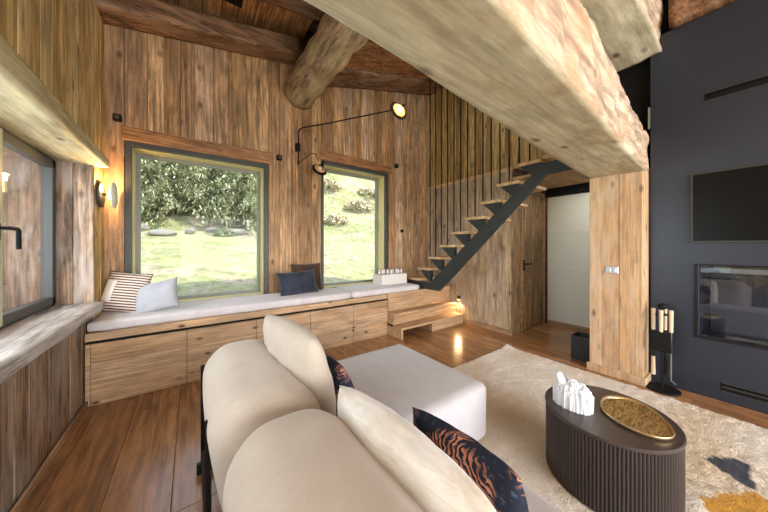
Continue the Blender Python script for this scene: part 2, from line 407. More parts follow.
def timber(bm, stations, nx=60, rough=0.012, freq=3.0, seed=0, nb=8, soft=0.03, wane=0.0, flat=1.0, face2=False):
    """hewn timber along +X or any path: stations = [(centre Vector, half width, half height, side Vector, up Vector)] two or more, interpolated"""
    def sect(w, h):
        pts = []
        per = [(-w, -h), (w, -h), (w, h), (-w, h)]
        for i in range(4):
            p, q = Vector(per[i]), Vector(per[(i + 1) % 4]); L = (q - p).length
            for k in range(nb):
                t = k / nb; u = p.lerp(q, t)
                pts.append(u)
        out = []
        for u in pts:
            c = Vector((max(-w + soft, min(w - soft, u.x)), max(-h + soft, min(h - soft, u.y))))
            d = u - c
            out.append(c + d.normalized() * soft if d.length > 1e-6 else u)
        return out
    rings = []
    for i in range(nx + 1):
        t = i / nx * (len(stations) - 1); k = min(int(t), len(stations) - 2); f = t - k
        a, b = stations[k], stations[k + 1]
        c = Vector(a[0]).lerp(Vector(b[0]), f); w = a[1] + (b[1] - a[1]) * f; h = a[2] + (b[2] - a[2]) * f
        sd, up = Vector(a[3]).normalized(), Vector(a[4]).normalized()
        ring = []
        for u in sect(w, h):
            p = c + sd * u.x + up * u.y
            n = (sd * u.x / w + up * u.y / h).normalized()
            q = p * freq + Vector((seed * 7.3, seed * 3.1, seed))
            d = noise.noise(q * 0.35) * 1.6 + noise.noise(q) * 0.8 + noise.noise(q * 3.1) * 0.35 + noise.noise(q * 8.0) * 0.18
            k2 = flat + wane * max(0.0, n.dot(sd))
            ring.append(bm.verts.new(p + n * d * rough * k2))
        rings.append(ring)
    N = len(rings[0])
    for a, b in zip(rings, rings[1:]):
        for k in range(N):
            f = bm.faces.new((a[k], b[k], b[(k + 1) % N], a[(k + 1) % N]))
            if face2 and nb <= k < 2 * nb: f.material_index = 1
    bm.faces.new(rings[0]); bm.faces.new(rings[-1][::-1])
    bmesh.ops.recalc_face_normals(bm, faces=bm.faces)
def rbox(bm, hx, hy, hz, r, c=(0, 0, 0), n=18, bulge=(0, 0, 0), fn=None):
    """soft block with rounded edges and slightly domed faces"""
    c = Vector(c); H = (hx, hy, hz); cache = {}
    us = [math.copysign(abs(s) ** 0.7, s) for s in [-1 + 2 * i / n for i in range(n + 1)]]
    def vert(p):
        key = tuple(round(v, 5) for v in p)
        if key in cache: return cache[key]
        q = Vector([p[i] * H[i] for i in range(3)])
        k = Vector([max(-H[i] + r, min(H[i] - r, q[i])) for i in range(3)])
        d = q - k
        if d.length > 1e-7: q = k + d.normalized() * r
        for i in range(3):
            o = [j for j in range(3) if j != i]
            q[i] += math.copysign(bulge[i], p[i]) * abs(p[i]) ** 2 * (1 - p[o[0]] ** 2) * (1 - p[o[1]] ** 2)
        if fn: q = fn(q)
        cache[key] = bm.verts.new(c + q); return cache[key]
    for ax in range(3):
        for sg in (-1, 1):
            o = [(ax + 1) % 3, (ax + 2) % 3]
            for i in range(n):
                for j in range(n):
                    quad = []
                    for (u, v) in ((us[i], us[j]), (us[i + 1], us[j]), (us[i + 1], us[j + 1]), (us[i], us[j + 1])):
                        p = [0, 0, 0]; p[ax] = sg; p[o[0]] = u; p[o[1]] = v; quad.append(vert(p))
                    bm.faces.new(quad if sg > 0 else quad[::-1])
def pillow(bm, w, h, t, n=26, pinch=0.05, seed=0, wr=0.006, cr=0.0):
    """throw pillow in the XY plane, thickness along Z"""
    def pt(i, j, s):
        u, v = -1 + 2 * i / n, -1 + 2 * j / n
        e = (1 - u * u) * (1 - v * v)
        z = s * t / 2 * max(0.0, e) ** 0.42
        u, v = u * math.sqrt(1 - cr * v * v / 2), v * math.sqrt(1 - cr * u * u / 2)
        x = u * w / 2 * (1 - pinch * (1 - v * v) * abs(u) ** 1.5); y = v * h / 2 * (1 - pinch * (1 - u * u) * abs(v) ** 1.5)
        q = Vector((x * 7, y * 7, seed * 3.7 + s))
        z += wr * noise.noise(q) * 2 * e ** 0.5 + wr * noise.noise(q * 2.7) * e ** 0.3
        return Vector((x, y, z))
    g = {}
    for s in (1, -1):
        for i in range(n + 1):
            for j in range(n + 1):
                edge = i in (0, n) or j in (0, n)
                if edge and s == -1: g[i, j, s] = g[i, j, 1]
                else: g[i, j, s] = bm.verts.new(pt(i, j, s) if not edge else Vector((*pt(i, j, 1).xy, 0)))
    for s in (1, -1):
        for i in range(n):
            for j in range(n):
                q = [g[i, j, s], g[i + 1, j, s], g[i + 1, j + 1, s], g[i, j + 1, s]]
                bm.faces.new(q if s == 1 else q[::-1])
def frame_mat(xaxis, yaxis, loc):
    x = Vector(xaxis).normalized(); y = Vector(yaxis); y = (y - x * y.dot(x)).normalized(); z = x.cross(y)
    m = Matrix((x, y, z)).transposed().to_4x4(); m.translation = Vector(loc); return m

# ------------------------------------------------------------------ the setting
XL, XR, YW, YB = -0.68, 3.51, 3.62, -4.4        # left wall, fireplace wall, window wall, open back
XS = 3.66                                        # wall under the stairs
zl = lambda x: 3.70 + 0.18 * (x + 0.69)
zr = lambda x: 3.60 + 0.275 * (x - 1.58)
ztop = lambda x: zl(x) if x < 1.2 else zr(x) + 0.02

# floor boards
bm = bmesh.new()
ed = spaced(-1.4, 5.0, 0.24, 0.30)
for a, b in zip(ed, ed[1:]):
    y = YB - random.uniform(0, 1.5)
    while y < 3.7:
        y2 = min(3.7, y + random.uniform(1.6, 2.8))
        y0 = max(y, YB)
        if y2 - y0 > 0.05: box(bm, a + 0.0012, b - 0.0012, y0 + 0.001, y2 - 0.001, -0.03, 0.0, 0.0015)
        y = y2
fl = link('floor', bm, 'floor_wood'); tag(fl, 'polished brown oak plank floor', 'floor', kind='structure')
tag(one('trim_1', 'black', -1.4, 5.0, YB, 3.7, -0.2, -0.031), 'dark underfloor', 'floor', kind='structure')

# window wall (back)
W1 = (-0.54, 0.796, 0.60, 2.32); W2 = (1.504, 2.726, 0.60, 2.515)
bm = bmesh.new()
clad_xz(bm, -0.70, XS + 0.05, YW, 0.0, ztop, [(W1[0], W1[1], W1[2], W1[3] + 0.13), (W2[0], W2[1], W2[2], W2[3] + 0.13)], 0.10, 0.19, th=0.05)
ww = link('wall_back', bm, 'wall_wood'); tag(ww, 'old brown vertical board wall holding the two picture windows', 'wall', kind='structure')
bm = bmesh.new()
def lint(x0, x1, z0, z1l, z1r):
    hexa(bm, [(x0, YW - 0.008, z0), (x1, YW - 0.008, z0), (x1, YW + 0.04, z0), (x0, YW + 0.04, z0),
              (x0, YW - 0.008, z1l), (x1, YW - 0.008, z1r), (x1, YW + 0.04, z1r), (x0, YW + 0.04, z1l)], 0.003)
lint(W1[0] - 0.02, W1[1] + 0.04, W1[3], W1[3] + 0.13, W1[3] + 0.15)
lint(W2[0] - 0.02, W2[1] + 0.06, W2[3], W2[3] + 0.15, W2[3] + 0.13)
tag(link('trim_2', bm, 'wall_wood_x'), 'horizontal brown boards above the picture windows', 'trim', kind='structure')
# solid wall behind the boards
bm = bmesh.new()
holed(bm, -1.4, 5.0, -0.2, 5.0, [W1, W2], lambda a, c, b, d: box(bm, a, c, YW + 0.05, YW + 0.34, b, d))
tag(link('wall_back_core', bm, 'rafter_wood'), 'core of the window wall', 'wall', kind='structure')

def picture_window(name, w, label):
    x0, x1, z0, z1 = w
    root = empty(name, label, 'window', ((x0 + x1) / 2, YW, z0), kind='structure')
    ox, oy, oz = (x0 + x1) / 2, YW, z0
    def ring(nm, mat, d, y0, y1, inset):
        bm = bmesh.new(); a, b, c, e = x0 + inset - ox, x1 - inset - ox, z0 + inset - oz, z1 - inset - oz
        box(bm, a, a + d, y0, y1, c, e, 0.002); box(bm, b - d, b, y0, y1, c, e, 0.002)
        box(bm, a + d, b - d, y0, y1, c, c + d, 0.002); box(bm, a + d, b - d, y0, y1, e - d, e, 0.002)
        return link(nm, bm, mat, root)
    ring('casing', 'frame_dark', 0.048, 0.012, 0.075, 0.0)
    ring('reveal', 'reveal_wood', 0.03, 0.075, 0.25, 0.02)
    f = ring('window_frame', 'frame_grey', 0.055, 0.25, 0.31, 0.03)
    bm = bmesh.new(); box(bm, x0 + 0.08 - ox, x1 - 0.08 - ox, 0.277, 0.283, z0 + 0.08 - oz, z1 - 0.08 - oz)
    link('pane', bm, 'glass', f)
    return root
picture_window('window_1', W1, 'large picture window beside the left wall, looking onto conifers')
picture_window('window_2', W2, 'narrower picture window near the staircase, looking onto a shrubby slope')

# left wall: boards above the lintel, recess with a window, boards below the sill
RY0, RY1 = 0.2, 3.32
bm = bmesh.new()
clad_yz(bm, YB, YW, XL, 2.05, 3.7, 1, 0.09, 0.18, ztop=lambda y: 3.705)
clad_yz(bm, RY1 + 0.002, YW, XL, 0.0, 2.05, 1, 0.12, 0.18)
clad_yz(bm, YB, RY0, XL, 0.0, 2.05, 1, 0.09, 0.18)
tag(link('wall_left', bm, 'left_wood'), 'honey brown vertical board wall with deep window recess', 'wall', kind='structure')
bm = bmesh.new(); clad_yz(bm, RY0, RY1, XL - 0.01, 0.0, 0.71, 1, 0.08, 0.17)
tag(link('wall_left_below', bm, 'low_wood'), 'weathered board panel under the left window sill', 'wall', kind='structure')
bm = bmesh.new()
holed(bm, YB, 3.7, -0.2, 3.8, [(RY0, RY1, 0.70, 2.05)], lambda a, c, b, d: box(bm, -1.32, XL - 0.045, a, c, b, d))
tag(link('wall_left_core', bm, 'rafter_wood'), 'core of the left wall', 'wall', kind='structure')
bm = bmesh.new()
for a, b in zip([-1.32, -0.94, -0.80], [-0.945, -0.803, XL - 0.002]): box(bm, a, b, RY1 - 0.02, RY1 + 0.02, 0.70, 2.06, 0.003)
tag(link('trim_3', bm, 'low_wood'), 'upright boards lining the end of the left window recess', 'trim', kind='structure')
bm = bmesh.new()
timber(bm, [(Vector((-0.79, 0.1, 0.735)), 0.165, 0.037, Vector((1, 0, 0)), Vector((0, 0, 1))), (Vector((-0.785, 3.325, 0.755)), 0.165, 0.037, Vector((1, 0, 0)), Vector((0, 0, 1)))], 70, 0.008, 4, 3, 8, 0.012)
tag(link('windowsill_1', bm, 'sill_wood', smooth=True), 'thick pale worn timber sill under the left window', 'windowsill', kind='structure')
bm = bmesh.new()
timber(bm, [(Vector((-0.765, -1.0, 2.03)), 0.175, 0.075, Vector((1, 0, 0)), Vector((0, 0, 1))), (Vector((-0.765, 1.6, 2.025)), 0.172, 0.066, Vector((1, 0, 0)), Vector((0, 0, 1))), (Vector((-0.765, 3.36, 2.0)), 0.168, 0.036, Vector((1, 0, 0)), Vector((0, 0, 1)))], 80, 0.010, 4, 5, 8, 0.010, flat=0.7)
tag(link('lintel_1', bm, 'lintel_wood', smooth=True), 'pale hewn timber lintel over the left window', 'lintel', kind='structure')
# left window with an inward sash
root = empty('window_3', 'dark framed casement window in the left wall recess', 'window', (-0.93, RY1, 0.77), kind='structure')
bm = bmesh.new()
box(bm, -0.03, 0.03, -3.0, -0.02, 0.0, 0.055, 0.003); box(bm, -0.03, 0.03, -3.0, -0.02, 1.155, 1.2, 0.003)
box(bm, -0.03, 0.03, -0.065, -0.02, 0.0, 1.2, 0.003)
link('window_frame', bm, 'frame_dark', root)
for y0, y1 in ((-0.86, -0.07), (-1.7, -0.91), (-2.9, -1.75)):
    bm = bmesh.new()
    box(bm, 0.0, 0.05, y0, y1, 0.04, 0.10, 0.003); box(bm, 0.0, 0.05, y0, y1, 1.11, 1.17, 0.003)
    box(bm, 0.0, 0.05, y1 - 0.055, y1, 0.04, 1.17, 0.003)
    s = link('sash', bm, 'frame_dark', root)
    bm = bmesh.new(); box(bm, -0.002, 0.055, y0 - 0.03, y0 + 0.045, 0.04, 1.17, 0.004)
    link('sash_stile', bm, 'sash_pale', s)
    bm = bmesh.new(); box(bm, 0.02, 0.026, y0 + 0.05, y1 - 0.05, 0.09, 1.12); link('pane', bm, 'glass', s)
bm = bmesh.new(); box(bm, 0.05, 0.062, -0.895, -0.855, 0.53, 0.63, 0.003); tube(bm, [(0.06, -0.875, 0.60), (0.10, -0.875, 0.60)], 0.01)
tube(bm, [(0.10, -0.885, 0.60), (0.10, -0.80, 0.60), (0.10, -0.785, 0.59), (0.10, -0.782, 0.48)], 0.011)
link('window_handle', bm, 'black', root)
tag(one('baseboard_left', 'base_wood', XL, XL + 0.018, RY0, 3.07, 0.0, 0.05, bev=0.003), 'low skirting board along the left wall', 'baseboard', kind='structure')

# under-stair wall, upper stair wall, ledge, door wall
bm = bmesh.new()
clad_yz(bm, 1.98, YW, XS, 0.0, 2.36, -1, 0.09, 0.16, th=0.04)
tag(link('wall_right_stair', bm, 'stair_wood'), 'grey brown board wall under the staircase', 'wall', kind='structure')
bm = bmesh.new(); clad_yz(bm, 0.98, YW, XS + 0.03, 2.36, 4.2, -1, 0.08, 0.13, th=0.04, ztop=lambda y: 4.2)
tag(link('wall_right_stair_upper', bm, 'upper_wood'), 'narrow olive brown boards above the ledge behind the stair rods', 'wall', kind='structure')
tag(one('trim_4', 'tread_wood', XS - 0.012, XS + 0.05, 1.98, YW - 0.002, 2.33, 2.39, bev=0.003), 'pale wooden ledge along the stair wall', 'trim', kind='structure')
tag(one('wall_right_stair_core', 'rafter_wood', XS + 0.075, XS + 0.14, 2.03, YW, -0.02, 4.2), 'core of the stair wall', 'wall', kind='structure')
tag(one('baseboard_right', 'base_wood', XS - 0.02, XS, 1.965, 2.74, 0.0, 0.075, bev=0.003), 'pale skirting board under the stair wall', 'baseboard', kind='structure')
bm = bmesh.new(); clad_xz(bm, XS, 3.92, 1.98, 0.0, lambda x: 2.2, (), 0.1, 0.14, th=0.04)
clad_xz(bm, 4.68, 4.80, 1.98, 0.0, lambda x: 2.2, (), 0.1, 0.14, th=0.04)
tag(link('wall_door', bm, 'door_wood'), 'dark board wall around the hallway door', 'wall', kind='structure')
d = empty('door_1', 'dark wooden board door under the stairs with black lever handle', 'door', (3.93, 1.985, 0), kind='structure')
bm = bmesh.new()
for k in range(5): box(bm, 0.03 + k * 0.138, 0.166 + k * 0.138, 0, 0.04, 0.01, 2.08, 0.004)
link('door_leaf', bm, 'door_wood', d)
bm = bmesh.new(); box(bm, 0, 0.028, -0.02, 0.05, 0, 2.12, 0.003); box(bm, 0.722, 0.75, -0.02, 0.05, 0, 2.12, 0.003); box(bm, 0.028, 0.722, -0.02, 0.05, 2.085, 2.12, 0.003)
link('door_frame', bm, 'base_wood', d)
bm = bmesh.new(); box(bm, 0.07, 0.10, -0.012, 0, 0.90, 1.06, 0.003); tube(bm, [(0.085, -0.01, 1.0), (0.085, -0.05, 1.0), (0.10, -0.055, 1.0), (0.22, -0.055, 1.0)], 0.011)
tube(bm, [(0.085, -0.0, 0.92), (0.085, -0.02, 0.92)], 0.014); link('door_handle', bm, 'black', d)
tag(one('wall_door_core', 'rafter_wood', XS + 0.04, 5.0, 2.02, 2.1, -0.02, 4.2), 'core of the hallway wall', 'wall', kind='structure')
# cupboard of white panels behind the post
c = empty('built_in_cupboard', 'tall white panelled cupboard in the hallway alcove behind the wooden post', 'cupboard', (4.75, 0, 0))
i = 0
for y0, y1 in ((1.18, 1.96), (0.43, 1.175)):
    for z0, z1 in ((0.06, 0.88), (0.884, 1.48), (1.484, 2.06)):
        bm = bmesh.new(); box(bm, 0, 0.03, y0, y1, z0, z1, 0.002); link('door_panel', bm, 'white_panel', c)
bm = bmesh.new(); box(bm, 0.03, 0.19, 0.43, 1.96, 0.0, 2.1); link('carcass', bm, 'white_panel', c)
bm = bmesh.new(); box(bm, -0.006, 0.03, 0.43, 1.96, 0.0, 0.057, 0.002); link('plinth', bm, 'base_wood', c)
tag(one('trim_5', 'black', 4.70, 4.79, 0.37, 1.975, 2.075, 2.2, bev=0.003), 'black header rail over the white cupboard', 'trim', kind='structure')
# landing over the alcove
bm = bmesh.new()
ed = spaced(0.98, 1.97, 0.15, 0.2)
for a, b in zip(ed, ed[1:]): box(bm, 3.05 if b < 1.36 else XS + 0.01, 4.95, a + 0.002, b - 0.002, 2.2, 2.24, 0.003)
ed = spaced(0.62, 0.98, 0.15, 0.2)
for a, b in zip(ed, ed[1:]): box(bm, 3.56, 4.95, a + 0.002, b - 0.002, 2.2, 2.24, 0.003)
tag(link('ceiling_alcove', bm, 'tread_wood'), 'pale board soffit of the upper landing', 'ceiling', kind='structure')
tag(one('wall_alcove_end', 'plaster', 3.70, 4.95, 0.36, 0.42, 0, 2.2), 'dark side wall of the hallway alcove', 'wall', kind='structure')
tag(one('wall_right_outer', 'plaster', 4.95, 5.05, -2.6, 2.1, -0.2, 4.4), 'outer wall behind the alcove', 'wall', kind='structure')

hl = bpy.data.lights.new('hall_fill_light', 'AREA'); hl.energy = 5; hl.size = 0.25; hl.color = (1, 0.95, 0.86)  # unseen fill, added to brighten the white cupboard in the alcove
ho = bpy.data.objects.new('hall_fill_light', hl); COL.objects.link(ho); ho.location = (4.2, 1.3, 2.19)

# fireplace wall
bm = bmesh.new()
FB = (-1.05, 0.278, 0.486, 1.115); SL = (-0.95, 0.229, 2.497, 2.553); VN = (-0.9, 0.144, 0.08, 0.154)
holed(bm, -2.6, 0.55, 0.0, 1.118, [FB, VN], lambda a, c, b, d: box(bm, XR, XR + 0.04, a, c, b, d))
holed(bm, -2.6, 0.55, 1.121, 3.22, [SL], lambda a, c, b, d: box(bm, XR, XR + 0.04, a, c, b, d))
box(bm, XR + 0.003, XR + 0.04, -2.6, 0.548, 1.117, 1.122)
tag(link('wall_fireplace', bm, 'plaster'), 'charcoal panelled chimney wall holding the screen and hearth', 'wall', kind='structure')
tag(one('wall_fireplace_core', 'black', XR + 0.42, XR + 0.48, -2.6, 0.5, -0.02, 4.3), 'core behind the chimney wall', 'wall', kind='structure')
tag(one('trim_6', 'black', XR + 0.09, XR + 0.17, 0.30, 0.97, 0, 3.3), 'dark return panel beside the chimney wall', 'trim', kind='structure')
tag(one('trim_7', 'frame_grey', XR - 0.012, XR + 0.02, 0.553, 0.566, 2.38, 2.58), 'narrow bright metal strip in the gap beside the chimney wall', 'trim', kind='structure')

# post
bm = bmesh.new()
box(bm, 3.345, 3.68, 0.575, 0.965, 0, 2.02)
for a, b in ((0.57, 0.66), (0.661, 0.735), (0.736, 0.87), (0.871, 0.97)): box(bm, 3.32 + random.uniform(0, 0.003), 3.345, a, b, 0.0, 2.02, 0.003)
box(bm, 3.345, 3.62, 0.565, 0.575, 0, 2.02, 0.002); box(bm, 3.345, 3.68, 0.965, 0.975, 0, 2.02, 0.002)
po = link('timber_post', bm, 'post_wood'); tag(po, 'broad pale board clad wooden post carrying the end of the huge beam', 'post', kind='structure')
bm = bmesh.new(); box(bm, 3.30, 3.32, 0.548, 0.99, 0, 0.075, 0.004); box(bm, 3.32, 3.505, 0.545, 0.565, 0, 0.075, 0.004)
tag(link('baseboard_post', bm, 'post_wood'), 'pale skirting board round the wooden post', 'baseboard', kind='structure')

# the two hewn beams
bm = bmesh.new()
S_, U_ = Vector((0, -1, 0)), Vector((0, 0, 1))
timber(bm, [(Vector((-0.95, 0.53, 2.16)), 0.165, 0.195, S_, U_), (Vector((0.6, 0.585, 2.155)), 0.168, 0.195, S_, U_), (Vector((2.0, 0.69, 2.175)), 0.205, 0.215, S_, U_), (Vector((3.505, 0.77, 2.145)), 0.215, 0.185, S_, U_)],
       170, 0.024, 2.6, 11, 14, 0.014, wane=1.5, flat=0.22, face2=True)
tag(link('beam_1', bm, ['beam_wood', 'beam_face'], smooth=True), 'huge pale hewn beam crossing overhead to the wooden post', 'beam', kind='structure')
bm = bmesh.new()
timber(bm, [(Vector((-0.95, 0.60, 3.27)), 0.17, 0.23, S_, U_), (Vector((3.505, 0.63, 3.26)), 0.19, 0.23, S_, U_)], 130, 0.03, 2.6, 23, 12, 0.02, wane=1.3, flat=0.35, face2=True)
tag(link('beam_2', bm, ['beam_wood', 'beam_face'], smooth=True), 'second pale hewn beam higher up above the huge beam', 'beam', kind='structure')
# log purlin and rafters
bm = bmesh.new()
pts = [(1.18 + 0.012 * math.sin(i * 1.3), 0.75 + i * 0.0475 * 1.5, 3.345 + 0.01 * math.sin(i * 0.9)) for i in range(41)]
tube(bm, pts, 0.2, 28)
for v in bm.verts:
    i = v.co.copy(); c = Vector((1.18, v.co.y, 3.345)); n = (v.co - c).normalized()
    v.co += n * (0.016 * noise.noise(i * 2.2) + 0.012 * noise.noise(Vector((i.x * 9, i.y * 1.5, i.z * 9))))
tag(link('beam_3', bm, 'log_wood', smooth=True), 'round grey log purlin running from window wall to the huge beam', 'beam', kind='structure')
def rafter(name, x0, x1, y, zf, w, h, mat, label, seed):
    bm = bmesh.new(); k = (zf(x1) - zf(x0)) / (x1 - x0); up = Vector((-k, 0, 1)).normalized()
    timber(bm, [(Vector((x0, y, zf(x0) + h)), w, h, Vector((0, -1, 0)), up), (Vector((x1, y, zf(x1) + h)), w, h, Vector((0, -1, 0)), up)], 60, 0.009, 3.5, seed, 8, 0.02)
    return tag(link(name, bm, mat, smooth=True), label, 'beam', kind='structure')
zb = lambda x: 3.38 + 0.18 * (x + 0.69)
rafter('beam_4', XL - 0.02, 1.1, 3.48, zb, 0.135, 0.10, 'rafter_pale', 'weathered rafter along the top of the window wall, left of the log', 31)
rafter('beam_5', XL - 0.02, 1.1, 2.62, zb, 0.13, 0.13, 'rafter_wood', 'dark rafter parallel to the window wall, above the room', 33)
rafter('beam_6', XL - 0.02, 1.1, 1.75, zb, 0.13, 0.13, 'rafter_wood', 'dark rafter above the sofa end, near the huge beam', 34)
rafter('beam_7', 1.3, XS + 0.1, 3.36, lambda x: zr(x) - 0.03, 0.22, 0.12, 'rafter_wood', 'wide rough plank rafter over the second window', 35)
rafter('beam_8', 1.3, XS + 0.1, 2.35, lambda x: zr(x) - 0.03, 0.16, 0.12, 'rafter_wood', 'rough rafter above the stairs side of the log', 36)
bm = bmesh.new()
ed = spaced(XL - 0.1, 1.2, 0.13, 0.2)
for a, b in zip(ed, ed[1:]):
    hexa(bm, [(a + .004, YB, zl(a) - 0.02), (b - .004, YB, zl(b) - 0.02), (b - .004, YW + .3, zl(b) - 0.02), (a + .004, YW + .3, zl(a) - 0.02), (a + .004, YB, zl(a) + .02), (b - .004, YB, zl(b) + .02), (b - .004, YW + .3, zl(b) + .02), (a + .004, YW + .3, zl(a) + .02)], 0.003)
tag(link('ceiling', bm, 'ceil_wood'), 'orange brown board ceiling between the rafters', 'ceiling', kind='structure')
bm = bmesh.new()
ed = spaced(YB, YW + 0.3, 0.16, 0.24)
for a, b in zip(ed, ed[1:]):
    x0, x1 = 1.1, 5.05
    hexa(bm, [(x0, a + .003, zr(x0)), (x1, a + .003, zr(x1)), (x1, b - .003, zr(x1)), (x0, b - .003, zr(x0)), (x0, a + .003, zr(x0) + .04), (x1, a + .003, zr(x1) + .04), (x1, b - .003, zr(x1) + .04), (x0, b - .003, zr(x0) + .04)], 0.003)
tag(link('ceiling_right', bm, 'ceil_wood_x'), 'brown plank ceiling above the stairs side', 'ceiling', kind='structure')
bm = bmesh.new()
for x0, x1, f in ((-1.4, 5.1, lambda x: 4.62), (-1.4, -1.3, lambda x: 3.4), (5.0, 5.1, lambda x: 3.9)):
    hexa(bm, [(x0, YB, f(x0)), (x1, YB, f(x1)), (x1, YW + .4, f(x1)), (x0, YW + .4, f(x0)), (x0, YB, 4.8), (x1, YB, 4.8), (x1, YW + .4, 4.8), (x0, YW + .4, 4.8)])
box(bm, -1.4, 5.1, YB, YB + 0.08, 3.0, 4.8)
tag(link('roof', bm, 'black'), 'roof over the room', 'roof', kind='structure')
bm = bmesh.new()
timber(bm, [(Vector((3.56, -2.6, 3.40)), 0.15, 0.17, Vector((1, 0, 0)), U_), (Vector((3.56, 0.42, 3.40)), 0.15, 0.17, Vector((1, 0, 0)), U_)], 60, 0.025, 3, 41, 8, 0.04)
tag(link('beam_9', bm, 'rafter_wood', smooth=True), 'brown wall plate timber on top of the charcoal chimney wall', 'beam', kind='structure')
tag(one('trim_8', 'black', -0.2, 0.42, 3.02, 3.12, zl(0.1) - 0.09, zl(0.1) - 0.03, bev=0.004), 'black slot rail on the ceiling boards', 'trim', kind='structure')

# ------------------------------------------------------------------ outside
def hz(x, y):
    b = -0.1 + 0.19 * max(0.0, y - 4.0) ** 1.0 if y > 4 else -0.15
    k = max(0.0, y - 15.0); r = max(0.0, min(1.0, (x - 2.0) / 6.0))
    b += 0.42 * k + r * 0.30 * max(0.0, y - 8.5)
    return b + 0.18 * noise.noise(Vector((x * 0.25, y * 0.25, 0))) * min(1, max(0, y - 4) / 4) + 0.06 * noise.noise(Vector((x, y, 3))) * min(1, max(0, y - 4) / 4)
bm = bmesh.new(); g = []
xs = [-60 + 120 * i / 110 for i in range(111)]; ys = [-45, -30, -18, -10, -6, -3, 0, 2, 3.9] + [4 + 0.45 * i for i in range(120)]
for y in ys: g.append([bm.verts.new((x, y, hz(x, y))) for x in xs])
for a, b in zip(g, g[1:]):
    for i in range(len(xs) - 1): bm.faces.new((a[i], a[i + 1], b[i + 1], b[i]))
tag(link('ground', bm, 'grass', smooth=True), 'sunlit grassy hillside outside the windows', 'hillside', kind='structure')

def conifer(seed, h, rad):
    random.seed(seed)
    root = empty('conifer_tree')
    bm = bmesh.new(); tube(bm, [(0, 0, -0.3), (0, 0, h * 0.5), (0, 0, h)], [0.16, 0.1, 0.02], 8); link('trunk', bm, 'bark', root)
    bm = bmesh.new()
    L = int(h * 4.5)
    for l in range(L):
        z = 0.35 + (h - 0.4) * l / L; r = rad * (1 - l / L) ** 0.8 + 0.15
        for b in range(11):
            a = random.uniform(0, 6.283); rr = r * random.uniform(0.7, 1.1); n = max(4, int(rr * 8))
            for k in range(n):
                t = (k + 0.5) / n
                p = Vector((math.cos(a) * rr * t, math.sin(a) * rr * t, z - 0.35 * rr * t * t + random.uniform(-0.08, 0.08)))
                for q in range(5):
                    s = random.uniform(0.05, 0.11); m = Matrix.Rotation(random.uniform(0, 6.28), 3, 'Z') @ Matrix.Rotation(random.uniform(-1.0, 1.0), 3, 'X')
                    o = p + Vector([random.uniform(-0.16, 0.16) for _ in range(3)])
                    bm.faces.new([bm.verts.new(o + m @ Vector(v)) for v in ((-s * 0.35, -s, 0), (s * 0.35, -s, 0), (s * 0.2, s, -0.3 * s), (-s * 0.2, s, -0.3 * s))])
    link('foliage', bm, 'needles', root)
    return root
T = [(-3.4, 15.5, 0), (-0.9, 16.2, 1), (0.9, 17.0, 0), (2.3, 15.2, 1), (-1.9, 19.5, 0), (-6.0, 17.5, 1)]
protos = [conifer(3, 6.8, 2.0), conifer(5, 6.2, 2.2)]
used = [False, False]
LT = ['pale green conifer at the far left edge of the first window view', 'pale conifer standing second among the trees in the first window', 'conifer in the middle of the tree row behind the first window', 'lower conifer standing at the right end of the tree row in the first window',
      'conifer behind the front tree row in the first window', 'conifer past the left edge of the first window']
for (x, y, k), lb in zip(T, LT):
    t = protos[k] if not used[k] else copy_tree(protos[k]); used[k] = True
    t.location = (x, y, hz(x, y)); t.rotation_euler = (0, 0, x * 1.7); tag(t, lb, 'tree', 'conifers on the slope')
def shrub(seed, mat):
    random.seed(seed); root = empty('shrub'); bm = bmesh.new()
    for k in range(420):
        d = Vector((random.gauss(0, 1), random.gauss(0, 1), abs(random.gauss(0, 0.8)))).normalized() * random.uniform(0.5, 1.0)
        p = Vector((d.x * 0.75, d.y * 0.75, d.z * 0.55)); s = random.uniform(0.04, 0.1)
        m = Matrix.Rotation(random.uniform(0, 6.28), 3, 'Z') @ Matrix.Rotation(random.uniform(-1.3, 1.3), 3, 'X')
        bm.faces.new([bm.verts.new(p + m @ Vector(v)) for v in ((-s * 0.6, -s, 0), (s * 0.6, -s, 0), (s * 0.3, s, 0), (-s * 0.3, s, 0))])
    link('foliage', bm, mat, root)
    bm = bmesh.new()
    for k in range(5): tube(bm, [(0, 0, -0.1), (0.25 * math.cos(k * 1.26), 0.25 * math.sin(k * 1.26), 0.4)], 0.015, 5)
    link('stem', bm, 'bark', root)
    return root
sp = [shrub(1, 'shrub'), shrub(2, 'shrub_green')]
su = [False, False]
for (x, y, k, s, lb) in [(6.2, 13.0, 0, 1.0, 'russet shrub low on the slope in the second window'), (8.4, 14.2, 0, 1.3, 'russet shrub half way up the slope in the second window'),
                         (7.4, 16.6, 0, 1.2, 'russet shrub in the upper part of the second window view'), (10.2, 16.0, 0, 1.2, 'russet shrub beside the inner edge of the second window'),
                         (9.0, 20.5, 1, 1.8, 'green shrub at the crest in the second window'), (12.6, 20.8, 1, 2.2, 'bigger green shrub at the crest by the window edge'),
                         (7.0, 20.8, 1, 1.9, 'green shrub at the crest beside the small lamp'), (8.9, 12.2, 0, 0.8, 'small dry shrub above the white box in the second window'), (5.6, 15.4, 0, 1.0, 'dry shrub near the board edge of the second window'),
                         (1.2, 13.6, 1, 0.7, 'low green bush at the foot of the conifers')]:
    t = sp[k] if not su[k] else copy_tree(sp[k]); su[k] = True
    t.location = (x, y, hz(x, y)); t.scale = (s, s, s); t.rotation_euler = (0, 0, x * 3); tag(t, lb, 'shrub', 'shrubs on the slope')
random.seed(11)
RL = ['grey rock under the conifers, first from the left', 'grey rock under the conifers, second from the left', 'grey rock under the conifers, third from the left', 'grey rock under the conifers, fourth from the left', 'grey rock under the conifers, fifth from the left', 'grey rock under the conifers, last on the right']
